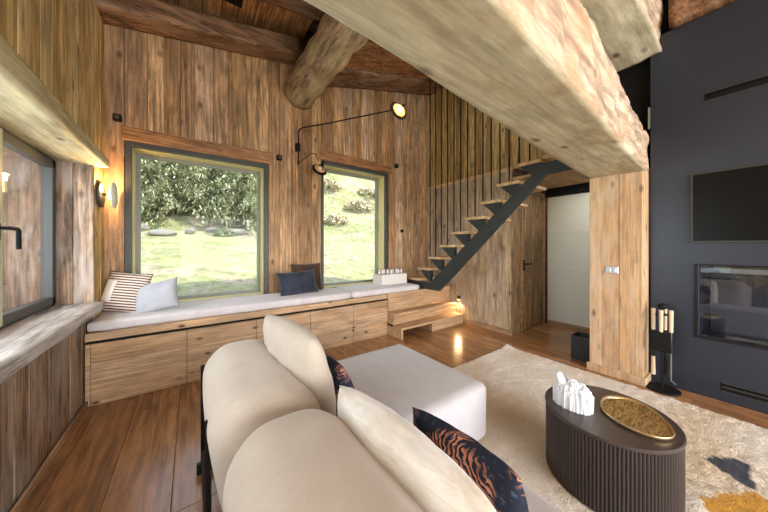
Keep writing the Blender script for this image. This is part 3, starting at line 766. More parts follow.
for i, lb in enumerate(RL):
    bm = bmesh.new(); bmesh.ops.create_icosphere(bm, subdivisions=3, radius=0.26)
    for v in bm.verts: v.co = Vector((v.co.x * (0.7 + 0.5 * (i % 3)), v.co.y * 0.8, v.co.z * 0.6)) * (1 + 0.4 * noise.noise(v.co * 3 + Vector((i * 5, 0, 0))))
    x = -2.6 + i * 0.85; y = 14.0 + 0.5 * math.sin(i * 2.1)
    tag(link('rock', bm, 'rock', loc=(x, y, hz(x, y) + 0.1)), lb, 'rock', 'rocks below the conifers')
random.seed(21)

# ------------------------------------------------------------------ bench, cushions, steps
b = empty('bench', 'long built-in knotty wooden window bench with drawers', 'bench', (XL, 3.055, 0))
bm = bmesh.new(); box(bm, 0.001, 2.94, 0.03, 0.54, 0.02, 0.51); link('carcass', bm, 'black', b)
bm = bmesh.new(); box(bm, 0.0, 2.94, -0.008, 0.54, 0.515, 0.578, 0.004); link('bench_top', bm, 'bench_wood', b)
bm = bmesh.new(); box(bm, 0.0, 0.03, 0, 0.03, 0.0, 0.49, 0.003); link('end_panel', bm, 'bench_wood', b)
ed = [-0.65, -0.038, 0.55, 1.136, 1.718, 2.28]
for a, e in zip(ed, ed[1:]):
    bm = bmesh.new(); x = a - XL; w = (e - a); n = 3; z = 0.0
    for k in range(n):
        h = (0.19, 0.15, 0.15)[k]; box(bm, x + 0.002, x + w - 0.002, 0, 0.028, z + 0.0006, z + h - 0.0006, 0.0015); z += h
    link('drawer_front', bm, 'bench_wood', b)
for x0, x1, lb in ((XL + 0.006, 1.70, 'long pale cushion on the bench, below the first window'), (1.704, 2.92, 'shorter pale bench cushion below the second window')):
    bm = bmesh.new(); rbox(bm, (x1 - x0) / 2, 0.277, 0.042, 0.028, n=16, bulge=(0, 0, 0.006))
    tag(link('bench_cushion', bm, 'bench_cushion', smooth=True, loc=((x0 + x1) / 2, 3.335, 0.621)), lb, 'cushion', 'seat pads on the bench')

s = empty('wooden_steps', 'two low wooden steps rising to a platform at the end of the bench', 'steps', (2.285, 2.75, 0))
bm = bmesh.new(); box(bm, 0.0, 1.37, 0.32, 0.865, 0.50, 0.578, 0.004); link('platform', bm, 'step_wood', s)
bm = bmesh.new(); box(bm, 0.03, 1.37, 0.34, 0.365, 0.315, 0.5, 0.002); box(bm, 0.03, 1.37, 0.19, 0.215, 0.158, 0.285, 0.002); link('riser', bm, 'step_wood', s)
bm = bmesh.new(); box(bm, 0.0, 1.345, 0.175, 0.34, 0.283, 0.315, 0.004); link('step', bm, 'step_wood', s)
bm = bmesh.new(); box(bm, 0.0, 1.325, 0.0, 0.19, 0.125, 0.158, 0.004); link('step', bm, 'step_wood', s)
bm = bmesh.new(); box(bm, 0.0, 0.03, 0.0, 0.32, 0.0, 0.1245, 0.003); box(bm, 0.0, 0.029, 0.177, 0.32, 0.158, 0.2825, 0.003); link('side_panel', bm, 'step_wood', s)
bm = bmesh.new(); box(bm, 0.60, 1.325, 0.012, 0.034, 0.0, 0.1245, 0.003); box(bm, 0.60, 0.622, 0.034, 0.32, 0.0, 0.1245, 0.002); link('front_panel', bm, 'step_wood', s)
bm = bmesh.new(); box(bm, 0.03, 0.60, 0.30, 0.318, 0.0, 0.1245); link('niche_back', bm, 'black', s)

# ------------------------------------------------------------------ staircase
st = empty('staircase', 'open staircase of pale wooden treads on one dark steel stringer', 'staircase', (2.96, 3.4, 0.578))
ox, oy, oz = 2.96, 3.4, 0.578
NOSE = [(3.385 - 0.229 * k, 0.745 + 0.181 * k) for k in range(10)]
for k, (yn, zt) in enumerate(NOSE[:9]):
    bm = bmesh.new(); box(bm, 0.0, XS - ox - 0.004, yn - 0.265 - oy, yn - oy, zt - 0.036 - oz, zt - oz, 0.004); link('tread', bm, 'tread_wood', st)
    if k > 0:
        bm = bmesh.new()
        for xx in (0.02,):
            p = [(xx, yn - 0.03 - oy, zt - 0.0365 - oz), (xx, yn - 0.262 - oy, zt - 0.0365 - oz), (xx, yn - 0.262 - oy, zt - 0.2 - oz), (xx, yn - 0.215 - oy, zt - 0.2 - oz)]
            va = [bm.verts.new(q) for q in p]; vb = [bm.verts.new((q[0] + 0.06, q[1], q[2])) for q in p]
            bm.faces.new(va); bm.faces.new(vb[::-1])
            for i in range(4): bm.faces.new((va[i], vb[i], vb[(i + 1) % 4], va[(i + 1) % 4]))
        bmesh.ops.recalc_face_normals(bm, faces=bm.faces)
        link('bracket', bm, 'steel_dark', st)
# stringer: foot, slope, flat top
cl = [(3.40, 0.652), (2.86, 0.652), (1.30, 2.06), (0.985, 2.09)]
hw = 0.075
bm = bmesh.new(); poly = [(3.40, 0.705), (2.90, 0.705), (2.78, 0.80), (1.27, 2.135), (0.985, 2.135), (0.985, 2.02), (1.24, 2.01), (2.62, 0.68), (2.70, 0.60), (3.40, 0.60)]
for x0, x1 in ((0.0, 0.05),):
    va = [bm.verts.new((x0, y - oy, z - oz)) for y, z in poly]; vb = [bm.verts.new((x1, y - oy, z - oz)) for y, z in poly]
    bm.faces.new(va[::-1]); bm.faces.new(vb)
    for i in range(len(poly)): bm.faces.new((va[i], va[(i + 1) % len(poly)], vb[(i + 1) % len(poly)], vb[i]))
bmesh.ops.recalc_face_normals(bm, faces=bm.faces)
link('stringer', bm, 'steel_dark', st)
for k, (yn, zt) in enumerate(NOSE[:9]):
    for q in (0.03, 0.145):
        if k < 2: continue
        y = yn - q
        bm = bmesh.new(); tube(bm, [(0.02, y - oy, zt - oz), (0.02, y - oy, zr(2.98) - 0.08 - oz)], 0.009, 6); link('baluster_rod', bm, 'black', st)

# step light and sockets
sl = empty('step_light', 'small recessed light on the stair wall, glowing onto the steps', 'light', (XS, 2.88, 0.40))
bm = bmesh.new(); box(bm, -0.03, 0.0, -0.03, 0.03, -0.03, 0.03, 0.004); link('housing', bm, 'frame_dark', sl)
bm = bmesh.new(); box(bm, -0.029, -0.005, -0.022, 0.022, -0.034, -0.0305); link('lens', bm, 'bulb', sl)
ld = bpy.data.lights.new('step_light_lamp', 'SPOT'); ld.energy = 7; ld.color = (1, 0.62, 0.28); ld.spot_size = 2.3; ld.shadow_soft_size = 0.02
lo = bpy.data.objects.new('step_light_lamp', ld); COL.objects.link(lo); lo.parent = sl; lo.location = (-0.04, 0, -0.04); lo.rotation_euler = (0, 0.45, 0)

# ------------------------------------------------------------------ sofa
sf = empty('sofa', 'large cream upholstered corner sofa with chaise and rounded back', 'sofa', (0.3, 0.4, 0))
ox, oy = 0.3, 0.4
def lump(nm, mat, c, h, r, bulge, fn=None, n=20):
    bm = bmesh.new(); rbox(bm, *h, r, (0, 0, 0), n, bulge, fn)
    o = link(nm, bm, mat, sf, True, (c[0] - ox, c[1] - oy, c[2])); return o
lump('chaise_seat', 'chaise', (0.985, 1.435, 0.215), (0.565, 0.45, 0.175), 0.045, (0.004, 0.004, 0.012))
lump('seat_cushion', 'chaise', (0.72, 0.04, 0.215), (0.30, 0.94, 0.175), 0.045, (0.004, 0.0, 0.012))
tilt = lambda q: Vector((q.x - 0.10 * (q.z / 0.3) * 0.5, q.y, q.z))
lump('back_cushion', 'sofa', (0.28, 1.435, 0.41), (0.20, 0.455, 0.30), 0.165, (0.02, 0.012, 0.01), tilt)
lump('back_cushion', 'sofa', (0.30, 0.485, 0.415), (0.20, 0.515, 0.305), 0.165, (0.02, 0.012, 0.01), tilt)
lump('back_cushion', 'sofa', (0.27, -0.48, 0.405), (0.20, 0.455, 0.30), 0.165, (0.02, 0.012, 0.01), tilt)
bm = bmesh.new()
for y in (1.80, 1.22, 0.72, -0.3):
    tube(bm, [(0.05 - ox, y - oy, 0.02), (0.05 - ox, y - oy, 0.60)], 0.011, 8)
tube(bm, [(0.05 - ox, 1.82 - oy, 0.12), (0.05 - ox, -0.9 - oy, 0.12)], 0.011, 8)
for y in (1.80, 1.22, 0.72, -0.3): box(bm, 0.02 - ox, 0.2 - ox, y - 0.012 - oy, y + 0.012 - oy, 0.0, 0.06, 0.002)
link('back_frame', bm, 'black_metal', sf)
for x, y in ((1.45, 1.78), (1.45, 1.08), (0.95, -0.8), (0.95, 0.85), (0.5, 1.78)):
    bm = bmesh.new(); box(bm, x - 0.03 - ox, x + 0.03 - ox, y - 0.03 - oy, y + 0.03 - oy, 0.034 if x > 0.62 and y < 1.79 else 0.0, 0.046, 0.003); link('leg', bm, 'black', sf)

def throw(nm, mat, w, h, t, xa, ya, loc, lb, group, pinch=0.06, seed=0, wr=0.006, n=26, cr=0.0):
    bm = bmesh.new(); pillow(bm, w, h, t, n, pinch, seed, wr, cr)
    o = link(nm, bm, mat, None, True); o.matrix_world = frame_mat(xa, ya, loc)
    return tag(o, lb, 'pillow', group)
G1 = 'pillows on the sofa'
throw('throw_pillow', 'sofa', 0.68, 0.50, 0.19, (0.12, -1, 0), (-0.22, 0, 1), (0.45, 1.43, 0.635), 'plain cream pillow leaning on the sofa back at the far end', G1, 0.02, 1, cr=0.35)
throw('throw_pillow', 'fluffy', 0.72, 0.48, 0.19, (0.05, -1, 0), (-0.28, 0, 1), (0.545, 0.635, 0.515), 'fluffy cream pillow leaning on the nearest sofa back section', G1, 0.02, 2, cr=0.4)
throw('throw_pillow', 'kuba', 0.46, 0.36, 0.13, (0.08, -1, 0), (-0.35, 0, 1), (0.61, 1.345, 0.53), 'dark navy patterned pillow behind the plain cream pillow on the chaise', G1, 0.05, 3)
throw('throw_pillow', 'kuba', 0.43, 0.36, 0.12, (0.05, -1, 0), (-0.30, 0, 1), (0.735, 0.555, 0.50), 'navy and rust patterned pillow in front of the fluffy cream pillow', G1, 0.03, 4, cr=0.25)
G2 = 'pillows on the window bench'
throw('throw_pillow', 'striped', 0.37, 0.38, 0.13, (0.86, -0.5, -0.10), (0.1, 0.30, 1), (-0.50, 3.41, 0.84), 'brown and cream striped pillow in the corner of the bench', G2, 0.06, 5)
throw('throw_pillow', 'grey_cushion', 0.34, 0.30, 0.12, (0.95, -0.25, 0.22), (-0.30, 0.55, 0.8), (-0.265, 3.27, 0.80), 'light grey pillow leaning against the striped pillow', G2, 0.06, 6)
throw('throw_pillow', 'navy_cushion', 0.49, 0.31, 0.12, (1, 0.03, 0.05), (0, 0.4, 1), (1.09, 3.36, 0.805), 'small dark slate pillow in front of the brown one on the bench', G2, 0.08, 7)
throw('throw_pillow', 'brown_cushion', 0.42, 0.38, 0.10, (1, 0.0, 0.0), (0, 0.22, 1), (1.26, 3.51, 0.85), 'dark brown velvet pillow leaning on the boards between the windows', G2, 0.08, 8)

# planter box on the bench
pb = empty('storage_box', 'low white box with clear glass pieces, on the bench by the stairs', 'box', (2.60, 3.42, 0.668), (0, 0, -0.0))
bm = bmesh.new(); holed(bm, -0.25, 0.25, -0.12, 0.12, [(-0.235, 0.235, -0.105, 0.105)], lambda a, c_, b_, d_: box(bm, a, c_, b_, d_, 0, 0.155)); box(bm, -0.235, 0.235, -0.105, 0.105, 0, 0.11); link('box_body', bm, 'white_box', pb)
for k in range(9):
    bm = bmesh.new(); r = random.uniform(0.022, 0.032); lathe(bm, [(0, 0), (r * 0.8, 0), (r, 0.06), (r * 0.75, 0.11), (0, 0.125)], n=8)
    link('glass_piece', bm, 'clear_bits', pb, False, (-0.2 + k * 0.05, random.uniform(-0.04, 0.05), 0.11))

# ------------------------------------------------------------------ rug, table and things on it
def inpoly(p, poly):
    r = False
    for (x1, y1), (x2, y2) in zip(poly, poly[1:] + poly[:1]):
        if (y1 > p[1]) != (y2 > p[1]) and p[0] < (x2 - x1) * (p[1] - y1) / (y2 - y1) + x1: r = not r
    return r
navy = [(2.43, 0.155), (2.50, 0.115), (2.575, 0.045), (2.565, 0.0), (2.45, -0.005), (2.315, -0.012), (2.34, 0.03), (2.37, 0.08)]
ochre = [(2.03, 0.15), (2.12, 0.10), (2.20, 0.055), (2.30, -0.01), (2.27, -0.10), (2.10, -0.2), (1.80, -0.25), (1.7, -0.12), (1.85, 0.05)]
RX0, RX1, RY0_, RY1_ = 0.62, 3.19, -1.2, 1.79
bm = bmesh.new(); stp = 0.0165
nx, ny = int((RX1 - RX0) / stp), int((RY1_ - RY0_) / stp)
lay = bm.loops.layers.float_color.new('pattern'); g = []; cols = {}
cream, tan_, nv, oc = lin(246, 236, 220), lin(232, 212, 182), lin(40, 46, 62), lin(216, 156, 34)
for j in range(ny + 1):
    row = []
    for i in range(nx + 1):
        x = RX0 + (RX1 - RX0) * i / nx; y = RY0_ + (RY1_ - RY0_) * j / ny
        q = Vector((x, y, 0))
        ex = 0.006 * noise.noise(q * 20); ey = 0.006 * noise.noise(q * 20 + Vector((9, 9, 9)))
        z = 0.026 + 0.006 * noise.noise(q * 42) + 0.005 * noise.noise(q * 17) + 0.003 * noise.noise(q * 90)
        e = min(i, nx - i, j, ny - j)
        if e == 0: z = 0.004
        cx, cy = RX1 - x, RY1_ - y
        curl = max(0.0, 1 - math.hypot(cx, cy) / 0.16); z += 0.035 * curl ** 1.5
        v = bm.verts.new((x + ex, y + ey, z)); row.append(v)
        p = (x + 0.012 * noise.noise(q * 30), y + 0.012 * noise.noise(q * 30 + Vector((5, 5, 5))))
        t = max(0.0, min(1.0, 0.5 + 1.6 * noise.noise(q * 2.3) - 0.35))
        c = tuple(a + (b_ - a) * t for a, b_ in zip(cream, tan_))
        if inpoly(p, navy): c = nv
        elif inpoly(p, ochre): c = oc
        cols[v] = (*c, 1)
    g.append(row)
for a, b2 in zip(g, g[1:]):
    for i in range(nx):
        f = bm.faces.new((a[i], a[i + 1], b2[i + 1], b2[i]))
        for l in f.loops: l[lay] = cols[l.vert]
box_v = [bm.verts.new(p) for p in ((RX0, RY0_, 0.002), (RX1, RY0_, 0.002), (RX1, RY1_, 0.002), (RX0, RY1_, 0.002))]
f = bm.faces.new(box_v[::-1])
for l in f.loops: l[lay] = (*cream, 1)
ru = link('rug', bm, 'rug', None, True); tag(ru, 'shaggy cream wool rug with a navy leaf and an ochre leaf', 'rug')

TC = Vector((1.80, 0.45, 0.03)); TR = 0.283
tb = empty('coffee_table', 'round dark fluted coffee table on the cream rug', 'table', TC)
bm = bmesh.new(); N = 118 * 6; rings = []
for z in (0.0, 0.34):
    rings.append([bm.verts.new(((TR - 0.004 - 0.008 * abs(math.sin(k * math.pi / 6))) * math.cos(2 * math.pi * k / N), (TR - 0.004 - 0.008 * abs(math.sin(k * math.pi / 6))) * math.sin(2 * math.pi * k / N), z)) for k in range(N)])
# rounded reeds with sharp grooves
for r_ in rings:
    for k, v in enumerate(r_):
        rad = TR - 0.010 + 0.006 * abs(math.sin(k * math.pi / 6)); a = 2 * math.pi * k / N; v.co.x = rad * math.cos(a); v.co.y = rad * math.sin(a)
for k in range(N): bm.faces.new((rings[0][k], rings[0][(k + 1) % N], rings[1][(k + 1) % N], rings[1][k]))
bm.faces.new(rings[0][::-1]); bm.faces.new(rings[1]); link('fluted_base', bm, 'table', tb)
bm = bmesh.new(); lathe(bm, [(0, 0.34), (TR - 0.003, 0.34), (TR, 0.344), (TR, 0.354), (TR - 0.004, 0.358), (0, 0.358)], n=96); link('tabletop', bm, 'table_top', tb)
ZT = TC.z + 0.358
# tray
out = [(1.867, 0.496), (1.93, 0.492), (1.973, 0.465), (2.01, 0.42), (2.02, 0.359), (1.98, 0.30), (1.915, 0.249), (1.85, 0.212), (1.789, 0.196), (1.735, 0.21), (1.70, 0.245), (1.682, 0.30), (1.69, 0.36), (1.72, 0.425), (1.78, 0.475)]
cx = sum(p[0] for p in out) / len(out); cy = sum(p[1] for p in out) / len(out)
def smoothpoly(p, it=3):
    for _ in range(it):
        q = []
        for a, b_ in zip(p, p[1:] + p[:1]): q += [(a[0] * .75 + b_[0] * .25, a[1] * .75 + b_[1] * .25), (a[0] * .25 + b_[0] * .75, a[1] * .25 + b_[1] * .75)]
        p = q
    return p
sp_ = smoothpoly([(x - cx, y - cy) for x, y in out], 2)
tr = empty('tray', 'egg shaped gold tray lying on the dark coffee table', 'tray', (cx, cy, ZT))
def loft(nm, mat, prof):
    bm = bmesh.new(); rg = [[bm.verts.new((x * s, y * s, z)) for x, y in sp_] for s, z in prof]; n = len(sp_)
    for a, b_ in zip(rg, rg[1:]):
        for k in range(n): bm.faces.new((a[k], a[(k + 1) % n], b_[(k + 1) % n], b_[k]))
    bm.faces.new(rg[0]); bm.faces.new(rg[-1]); bmesh.ops.recalc_face_normals(bm, faces=bm.faces)
    link(nm, bm, mat, tr, True)
loft('dish', 'gold', [(0.90, 0.0), (0.93, 0.010), (0.9, 0.012), (0.86, 0.009), (0.4, 0.0085), (0.05, 0.008)])
loft('rim', 'gold_rim', [(0.90, 0.0), (0.97, 0.004), (1.0, 0.016), (0.985, 0.021), (0.955, 0.019), (0.925, 0.011), (0.91, 0.004)])
# crystal cluster: fibrous upright blades
bm = bmesh.new(); random.seed(5)
for k in range(800):
    u, v = random.uniform(-1, 1), random.uniform(-1, 1)
    if u * u + v * v > 1: continue
    x, y = u * 0.056, v * 0.088
    h = (0.120 + 0.022 * noise.noise(Vector((u * 2.2, v * 2.2, 1.7)))) * random.uniform(0.9, 1.05) * (1 - 0.30 * (u * u + v * v) ** 2.5)
    r = random.uniform(0.006, 0.010); nn = random.choice((4, 5, 6)); a0 = random.uniform(0, 6)
    lean = Vector((-u * 0.004 + random.uniform(-.008, .008), -v * 0.006 + random.uniform(-.008, .008), 0))
    b0 = [bm.verts.new((x + r * math.cos(a0 + 6.283 * i / nn), y + r * math.sin(a0 + 6.283 * i / nn), 0.0)) for i in range(nn)]
    b1 = [bm.verts.new(w.co + lean + Vector((0, 0, h))) for w in b0]; tip = bm.verts.new(Vector((x, y, h + r * 0.9)) + lean)
    for i in range(nn):
        bm.faces.new((b0[i], b0[(i + 1) % nn], b1[(i + 1) % nn], b1[i])); bm.faces.new((b1[i], b1[(i + 1) % nn], tip))
    bm.faces.new(b0[::-1])
tube(bm, [(-0.01, 0.03, 0.07), (-0.02, 0.06, 0.165), (-0.021, 0.063, 0.172)], [0.024, 0.016, 0.006], 6)
cr = link('crystal_cluster', bm, 'crystal', None, False, (1.70, 0.575, ZT)); tag(cr, 'white rock crystal cluster standing on the coffee table', 'crystal')

# ------------------------------------------------------------------ fireplace wall things
fp = empty('fireplace', 'built-in fireplace with wide glass front, in the charcoal wall', 'fireplace', (XR, 0, 0))
bm = bmesh.new()
y0, y1, z0, z1 = FB
box(bm, 0.39, 0.41, y0, y1, z0, z1); box(bm, 0.03, 0.41, y1 - 0.02, y1, z0, z1); box(bm, 0.03, 0.41, y0, y0 + 0.02, z0, z1); box(bm, 0.03, 0.41, y0, y1, z0 - 0.02, z0); box(bm, 0.03, 0.41, y0, y1, z1, z1 + 0.003)
for k in range(4): box(bm, 0.375, 0.3895, y0 + 0.03 + k * 0.31, y0 + 0.335 + k * 0.31, z0 + 0.01, z1 - 0.1, 0.004)
link('firebox', bm, 'firebox', fp)
bm = bmesh.new(); w = 0.024
box(bm, -0.012, 0.03, y1 - w, y1, z0, z1, 0.003); box(bm, -0.012, 0.03, y0, y0 + w, z0, z1, 0.003); box(bm, -0.012, 0.03, y0 + w, y1 - w, z0, z0 + w, 0.003); box(bm, -0.012, 0.03, y0 + w, y1 - w, z1 - w * 0.5, z1, 0.003)
link('frame', bm, 'black_metal', fp)
bm = bmesh.new(); box(bm, 0.012, 0.016, y0 + w, y1 - w, z0 + w, z1 - w * 0.5); link('glass_front', bm, 'glass_dark', fp)
bm = bmesh.new(); box(bm, 0.02, 0.05, y0 + w, y1 - w, z1 - 0.07, z1 - 0.025, 0.004); link('air_deflector', bm, 'steel', fp)
for (h, lb, nm) in ((SL, 'long thin black air slot high on the charcoal wall', 'air_slot'), (VN, 'low black air vent in the charcoal wall near the floor', 'air_vent')):
    v = empty(nm, lb, 'vent', (XR, 0, h[2]))
    bm = bmesh.new(); box(bm, 0.03, 0.04, h[0], h[1], 0, h[3] - h[2]); box(bm, 0.0, 0.03, h[1] - 0.008, h[1], 0, h[3] - h[2]); link('backing', bm, 'black', v)
    bm = bmesh.new(); box(bm, -0.002, 0.03, h[0], h[1] - 0.008, 0, 0.006); box(bm, -0.002, 0.03, h[0], h[1] - 0.008, h[3] - h[2] - 0.006, h[3] - h[2])
    if nm == 'air_vent': box(bm, 0.005, 0.02, h[0], h[1] - 0.01, 0.03, 0.042, 0.002)
    link('grille', bm, 'frame_dark' if nm == 'air_vent' else 'black', v)
tv = empty('television', 'black flat television hung on the charcoal wall above the fireplace', 'television', (XR, -0.25, 1.30))
bm = bmesh.new(); box(bm, -0.03, 0.0, -0.55, 0.55, 0.0, 0.59, 0.004); link('frame', bm, 'tv_frame', tv)
bm = bmesh.new(); box(bm, -0.034, -0.0305, -0.536, 0.536, 0.012, 0.578); link('screen', bm, 'tv', tv)

ft = empty('fireplace_tool_stand', 'black metal stand with round base for fireplace tools, beside the post', 'stand', (3.375, 0.455, 0))
bm = bmesh.new(); lathe(bm, [(0, 0), (0.115, 0), (0.115, 0.012), (0.108, 0.016), (0, 0.016)], n=40); link('base', bm, 'black', ft)
bm = bmesh.new(); tube(bm, [(0, 0, 0.016), (0, 0, 0.72)], 0.009, 8); link('pole', bm, 'black', ft)
bm = bmesh.new(); lathe(bm, [(0, 0.715), (0.028, 0.715), (0.034, 0.735), (0.026, 0.755), (0, 0.765)], n=16); link('cap', bm, 'black', ft)
bm = bmesh.new(); lathe(bm, [(0, 0.66), (0.045, 0.66), (0.045, 0.668), (0, 0.668)], n=20); link('hanger_ring', bm, 'black', ft)
tools = [('hearth_shovel', (-0.055, 0.0), 'hearth shovel with pale handle and wide black pan, hung on the tool stand', 'shovel'), ('hearth_brush', (-0.01, 0.055), 'hearth brush with pale handle hung on the tool stand', 'brush'),
         ('hearth_poker', (-0.01, -0.055), 'thin hearth poker with pale handle hung on the tool stand', 'poker'), ('hearth_tongs', (0.05, -0.01), 'hearth tongs with pale handle at the wall side of the tool stand', 'tongs')]
for nm, (dx, dy), lb, cat in tools:
    t = empty(nm, lb, cat, (3.375 + dx, 0.455 + dy, 0.02), group='fireplace tools')
    bm = bmesh.new(); tube(bm, [(0, 0, 0.50), (0, 0, 0.69)], [0.013, 0.015], 10); link('handle', bm, 'light_handle', t)
    bm = bmesh.new(); tube(bm, [(0, 0, 0.12), (0, 0, 0.50)], 0.006, 6)
    link('shaft', bm, 'steel' if cat == 'poker' else 'black', t)
    bm = bmesh.new()
    if cat == 'shovel': hexa(bm, [(-0.02, -0.065, 0.33), (0.012, -0.065, 0.33), (0.012, 0.065, 0.33), (-0.02, 0.065, 0.33), (-0.012, -0.06, 0.50), (0.012, -0.06, 0.50), (0.012, 0.06, 0.50), (-0.012, 0.06, 0.50)], 0.004); link('pan', bm, 'black', t)
    elif cat == 'brush': tube(bm, [(0, 0, 0.10), (0, 0, 0.26)], [0.016, 0.012], 10); link('bristle_head', bm, 'light_handle', t)
    elif cat == 'poker': tube(bm, [(0, 0, 0.12), (0, 0, 0.08), (0.0, -0.03, 0.06)], 0.006, 6); link('hook', bm, 'steel', t)
    else: tube(bm, [(0, 0, 0.30), (0, 0.015, 0.2), (0, 0.005, 0.09)], 0.005, 6); tube(bm, [(0, 0, 0.30), (0, -0.015, 0.2), (0, -0.005, 0.09)], 0.005, 6); link('jaws', bm, 'black', t)

bn = empty('waste_bin', 'square black bin with slot handle, on the floor behind the wooden post', 'bin', (3.58, 1.09, 0))
bm = bmesh.new()
holed(bm, -0.10, 0.10, -0.10, 0.10, [(-0.09, 0.09, -0.09, 0.09)], lambda a, c_, b_, d_: box(bm, a, c_, b_, d_, 0.0, 0.265)); box(bm, -0.09, 0.09, -0.09, 0.09, 0, 0.012)
link('bin_body', bm, 'black_bin', bn)
bm = bmesh.new(); box(bm, -0.106, -0.1, -0.04, 0.04, 0.205, 0.235, 0.002); link('slot_handle', bm, 'steel_dark', bn)
sw = empty('light_switch', 'brushed steel switch plate on the face of the wooden post', 'switch', (3.32, 0.79, 1.037))
bm = bmesh.new(); box(bm, -0.008, 0.0, -0.05, 0.05, -0.035, 0.035, 0.004); link('plate', bm, 'steel', sw)
bm = bmesh.new(); box(bm, -0.016, -0.008, -0.035, -0.003, -0.02, 0.02, 0.003); box(bm, -0.016, -0.008, 0.003, 0.035, -0.02, 0.02, 0.003); link('rocker', bm, 'steel', sw)

# ------------------------------------------------------------------ small fittings on the window wall
for (x, z, r, lb) in ((-0.585, 2.51, 0.03, 'small black square spot box near the left corner above the first window'), (0.918, 2.417, 0.03, 'small black square spot box on the board between the windows'), (2.87, 2.655, 0.03, 'small black square spot box above the outer corner of the second window')):
    e = empty('spot_box', lb, 'fitting', (x, YW - 0.007, z), group='black boxes on the window wall')
    bm = bmesh.new(); box(bm, -r, r, -0.05, 0, -r, r, 0.003); link('housing', bm, 'black', e)
    bm = bmesh.new(); lathe(bm, [(0, 0), (0.018, 0), (0.018, 0.006), (0, 0.006)], n=16)
    o = link('lens', bm, 'frame_dark', e); o.rotation_euler = (math.pi / 2, 0, 0); o.location = (0, -0.05, 0)
e = empty('wall_dimmer', 'small round black dimmer on the boards between second window and stairs', 'dimmer', (3.0, YW - 0.007, 1.535))
bm = bmesh.new(); tube(bm, [(0, 0, 0), (0, -0.035, 0)], 0.022, 16); link('knob_body', bm, 'black', e)
bm = bmesh.new(); lathe(bm, [(0, 0), (0.03, 0), (0.03, 0.006), (0, 0.006)], n=20); o = link('back_plate', bm, 'frame_dark', e); o.rotation_euler = (math.pi / 2, 0, 0)

# disc wall sconce
sn = empty('wall_sconce', 'glowing disc wall light beside the left recess, above the striped pillow', 'lamp', (XL + 0.006, 3.45, 1.74))
def turned(nm, mat, prof, n=32):
    bm = bmesh.new(); lathe(bm, prof, n=n); o = link(nm, bm, mat, sn, True); o.rotation_euler = (0, math.pi / 2, 0); return o
turned('back_plate', 'frame_dark', [(0, 0), (0.12, 0), (0.12, 0.012), (0, 0.016)])
turned('stem', 'black_metal', [(0, 0.012), (0.012, 0.012), (0.012, 0.085), (0, 0.085)], 12)
turned('bulb_ring', 'bulb', [(0, 0.05), (0.03, 0.05), (0.045, 0.06), (0.03, 0.07), (0, 0.07)])
turned('front_disc', 'disc', [(0, 0.084), (0.115, 0.084), (0.12, 0.09), (0.115, 0.096), (0, 0.102)])
ld = bpy.data.lights.new('sconce_lamp', 'POINT'); ld.energy = 12; ld.color = (1, 0.6, 0.25); ld.shadow_soft_size = 0.03
lo = bpy.data.objects.new('sconce_lamp', ld); COL.objects.link(lo); lo.parent = sn; lo.location = (0.055, 0.0, 0.075)

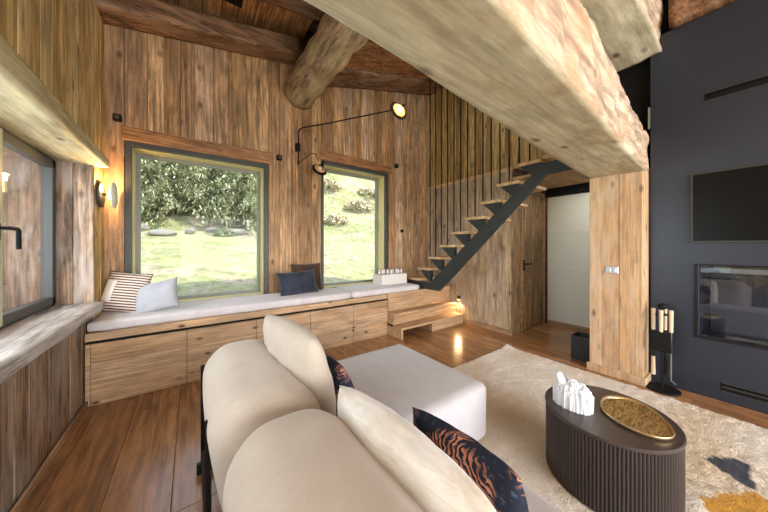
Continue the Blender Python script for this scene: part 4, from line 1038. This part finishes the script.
# swing arm wall lamp
wl = empty('swing_arm_wall_lamp', 'black wall lamp between the windows with long and short arms', 'lamp', (1.16, YW - 0.006, 2.55))
bm = bmesh.new(); box(bm, -0.03, 0.03, -0.035, 0, -0.0, 0.11, 0.004); link('wall_bracket', bm, 'black', wl)
base = Vector((0.0, -0.06, 0)); head = Vector((2.02 - 1.16, 2.5 - YW, 2.90 - 2.55))
bm = bmesh.new(); tube(bm, [(0, -0.02, 0.05), (0, -0.06, 0.05)], 0.012, 8)
a = base + Vector((0, 0, 0.30)); dirv = (head - a); dirv.normalize()
arm = [base + Vector((0, 0, -0.19)), base + Vector((0, 0, 0.2)), base + Vector((0, 0, 0.26)), base + Vector((0, 0, 0.285)) + dirv * 0.02, base + Vector((0, 0, 0.30)) + dirv * 0.06, a + dirv * 0.4, head + Vector((0.03, 0.03, 0.05))]
tube(bm, arm, 0.0085, 8); link('long_arm', bm, 'black', wl)
def shade(nm, parent, loc, nrm, r, h, lit):
    q = Vector(nrm).normalized().to_track_quat('-Z', 'Y')
    e = bpy.data.objects.new(nm, None)
    bm = bmesh.new(); lathe(bm, [(0.016, h), (0.022, h * 0.8), (r, 0.0), (r - 0.003, 0.0), (0.019, h * 0.8 - 0.004), (0.0, h * 0.8 - 0.006)], n=32)
    o = link(nm, bm, 'black', parent, True, loc); o.rotation_mode = 'QUATERNION'; o.rotation_quaternion = q
    bm = bmesh.new(); lathe(bm, [(r - 0.004, 0.002), (0.021, h * 0.8 - 0.008), (0, h * 0.8 - 0.01)], n=32); link('reflector', bm, 'lamp_in', o, True)
    bm = bmesh.new(); bmesh.ops.create_uvsphere(bm, u_segments=16, v_segments=10, radius=0.026)
    bo = link('bulb', bm, 'bulb' if lit else 'white_box', o, True, (0, 0, h * 0.35))
    if lit:
        ld = bpy.data.lights.new('lamp_light', 'POINT'); ld.energy = lit; ld.color = (1, 0.66, 0.32); ld.shadow_soft_size = 0.03
        lo = bpy.data.objects.new('lamp_light', ld); COL.objects.link(lo); lo.parent = o; lo.location = (0, 0, 0.0)
    bm = bmesh.new(); tube(bm, [(0, 0, h * 0.85), (0, 0, h + 0.05)], 0.016, 10); link('lamp_socket', bm, 'black', o)
    return o
shade('lamp_shade', wl, head, (-0.62, 0.15, -0.77), 0.118, 0.07, 4)
bm = bmesh.new(); p0 = base + Vector((0, 0, -0.17)); p1 = Vector((1.345 - 1.16, 3.30 - YW, 2.36 - 2.55))
tube(bm, [p0, p0 + Vector((0.05, -0.10, 0.05)), p0 + Vector((0.10, -0.20, 0.10)), p0 + Vector((0.14, -0.26, 0.08)), p1 + Vector((-0.01, 0, 0.02))], 0.006, 6); link('short_arm', bm, 'black', wl)
shade('small_lamp_shade', wl, p1 + Vector((0, -0.0, -0.10)), (-0.45, -0.2, -0.85), 0.10, 0.10, 0)
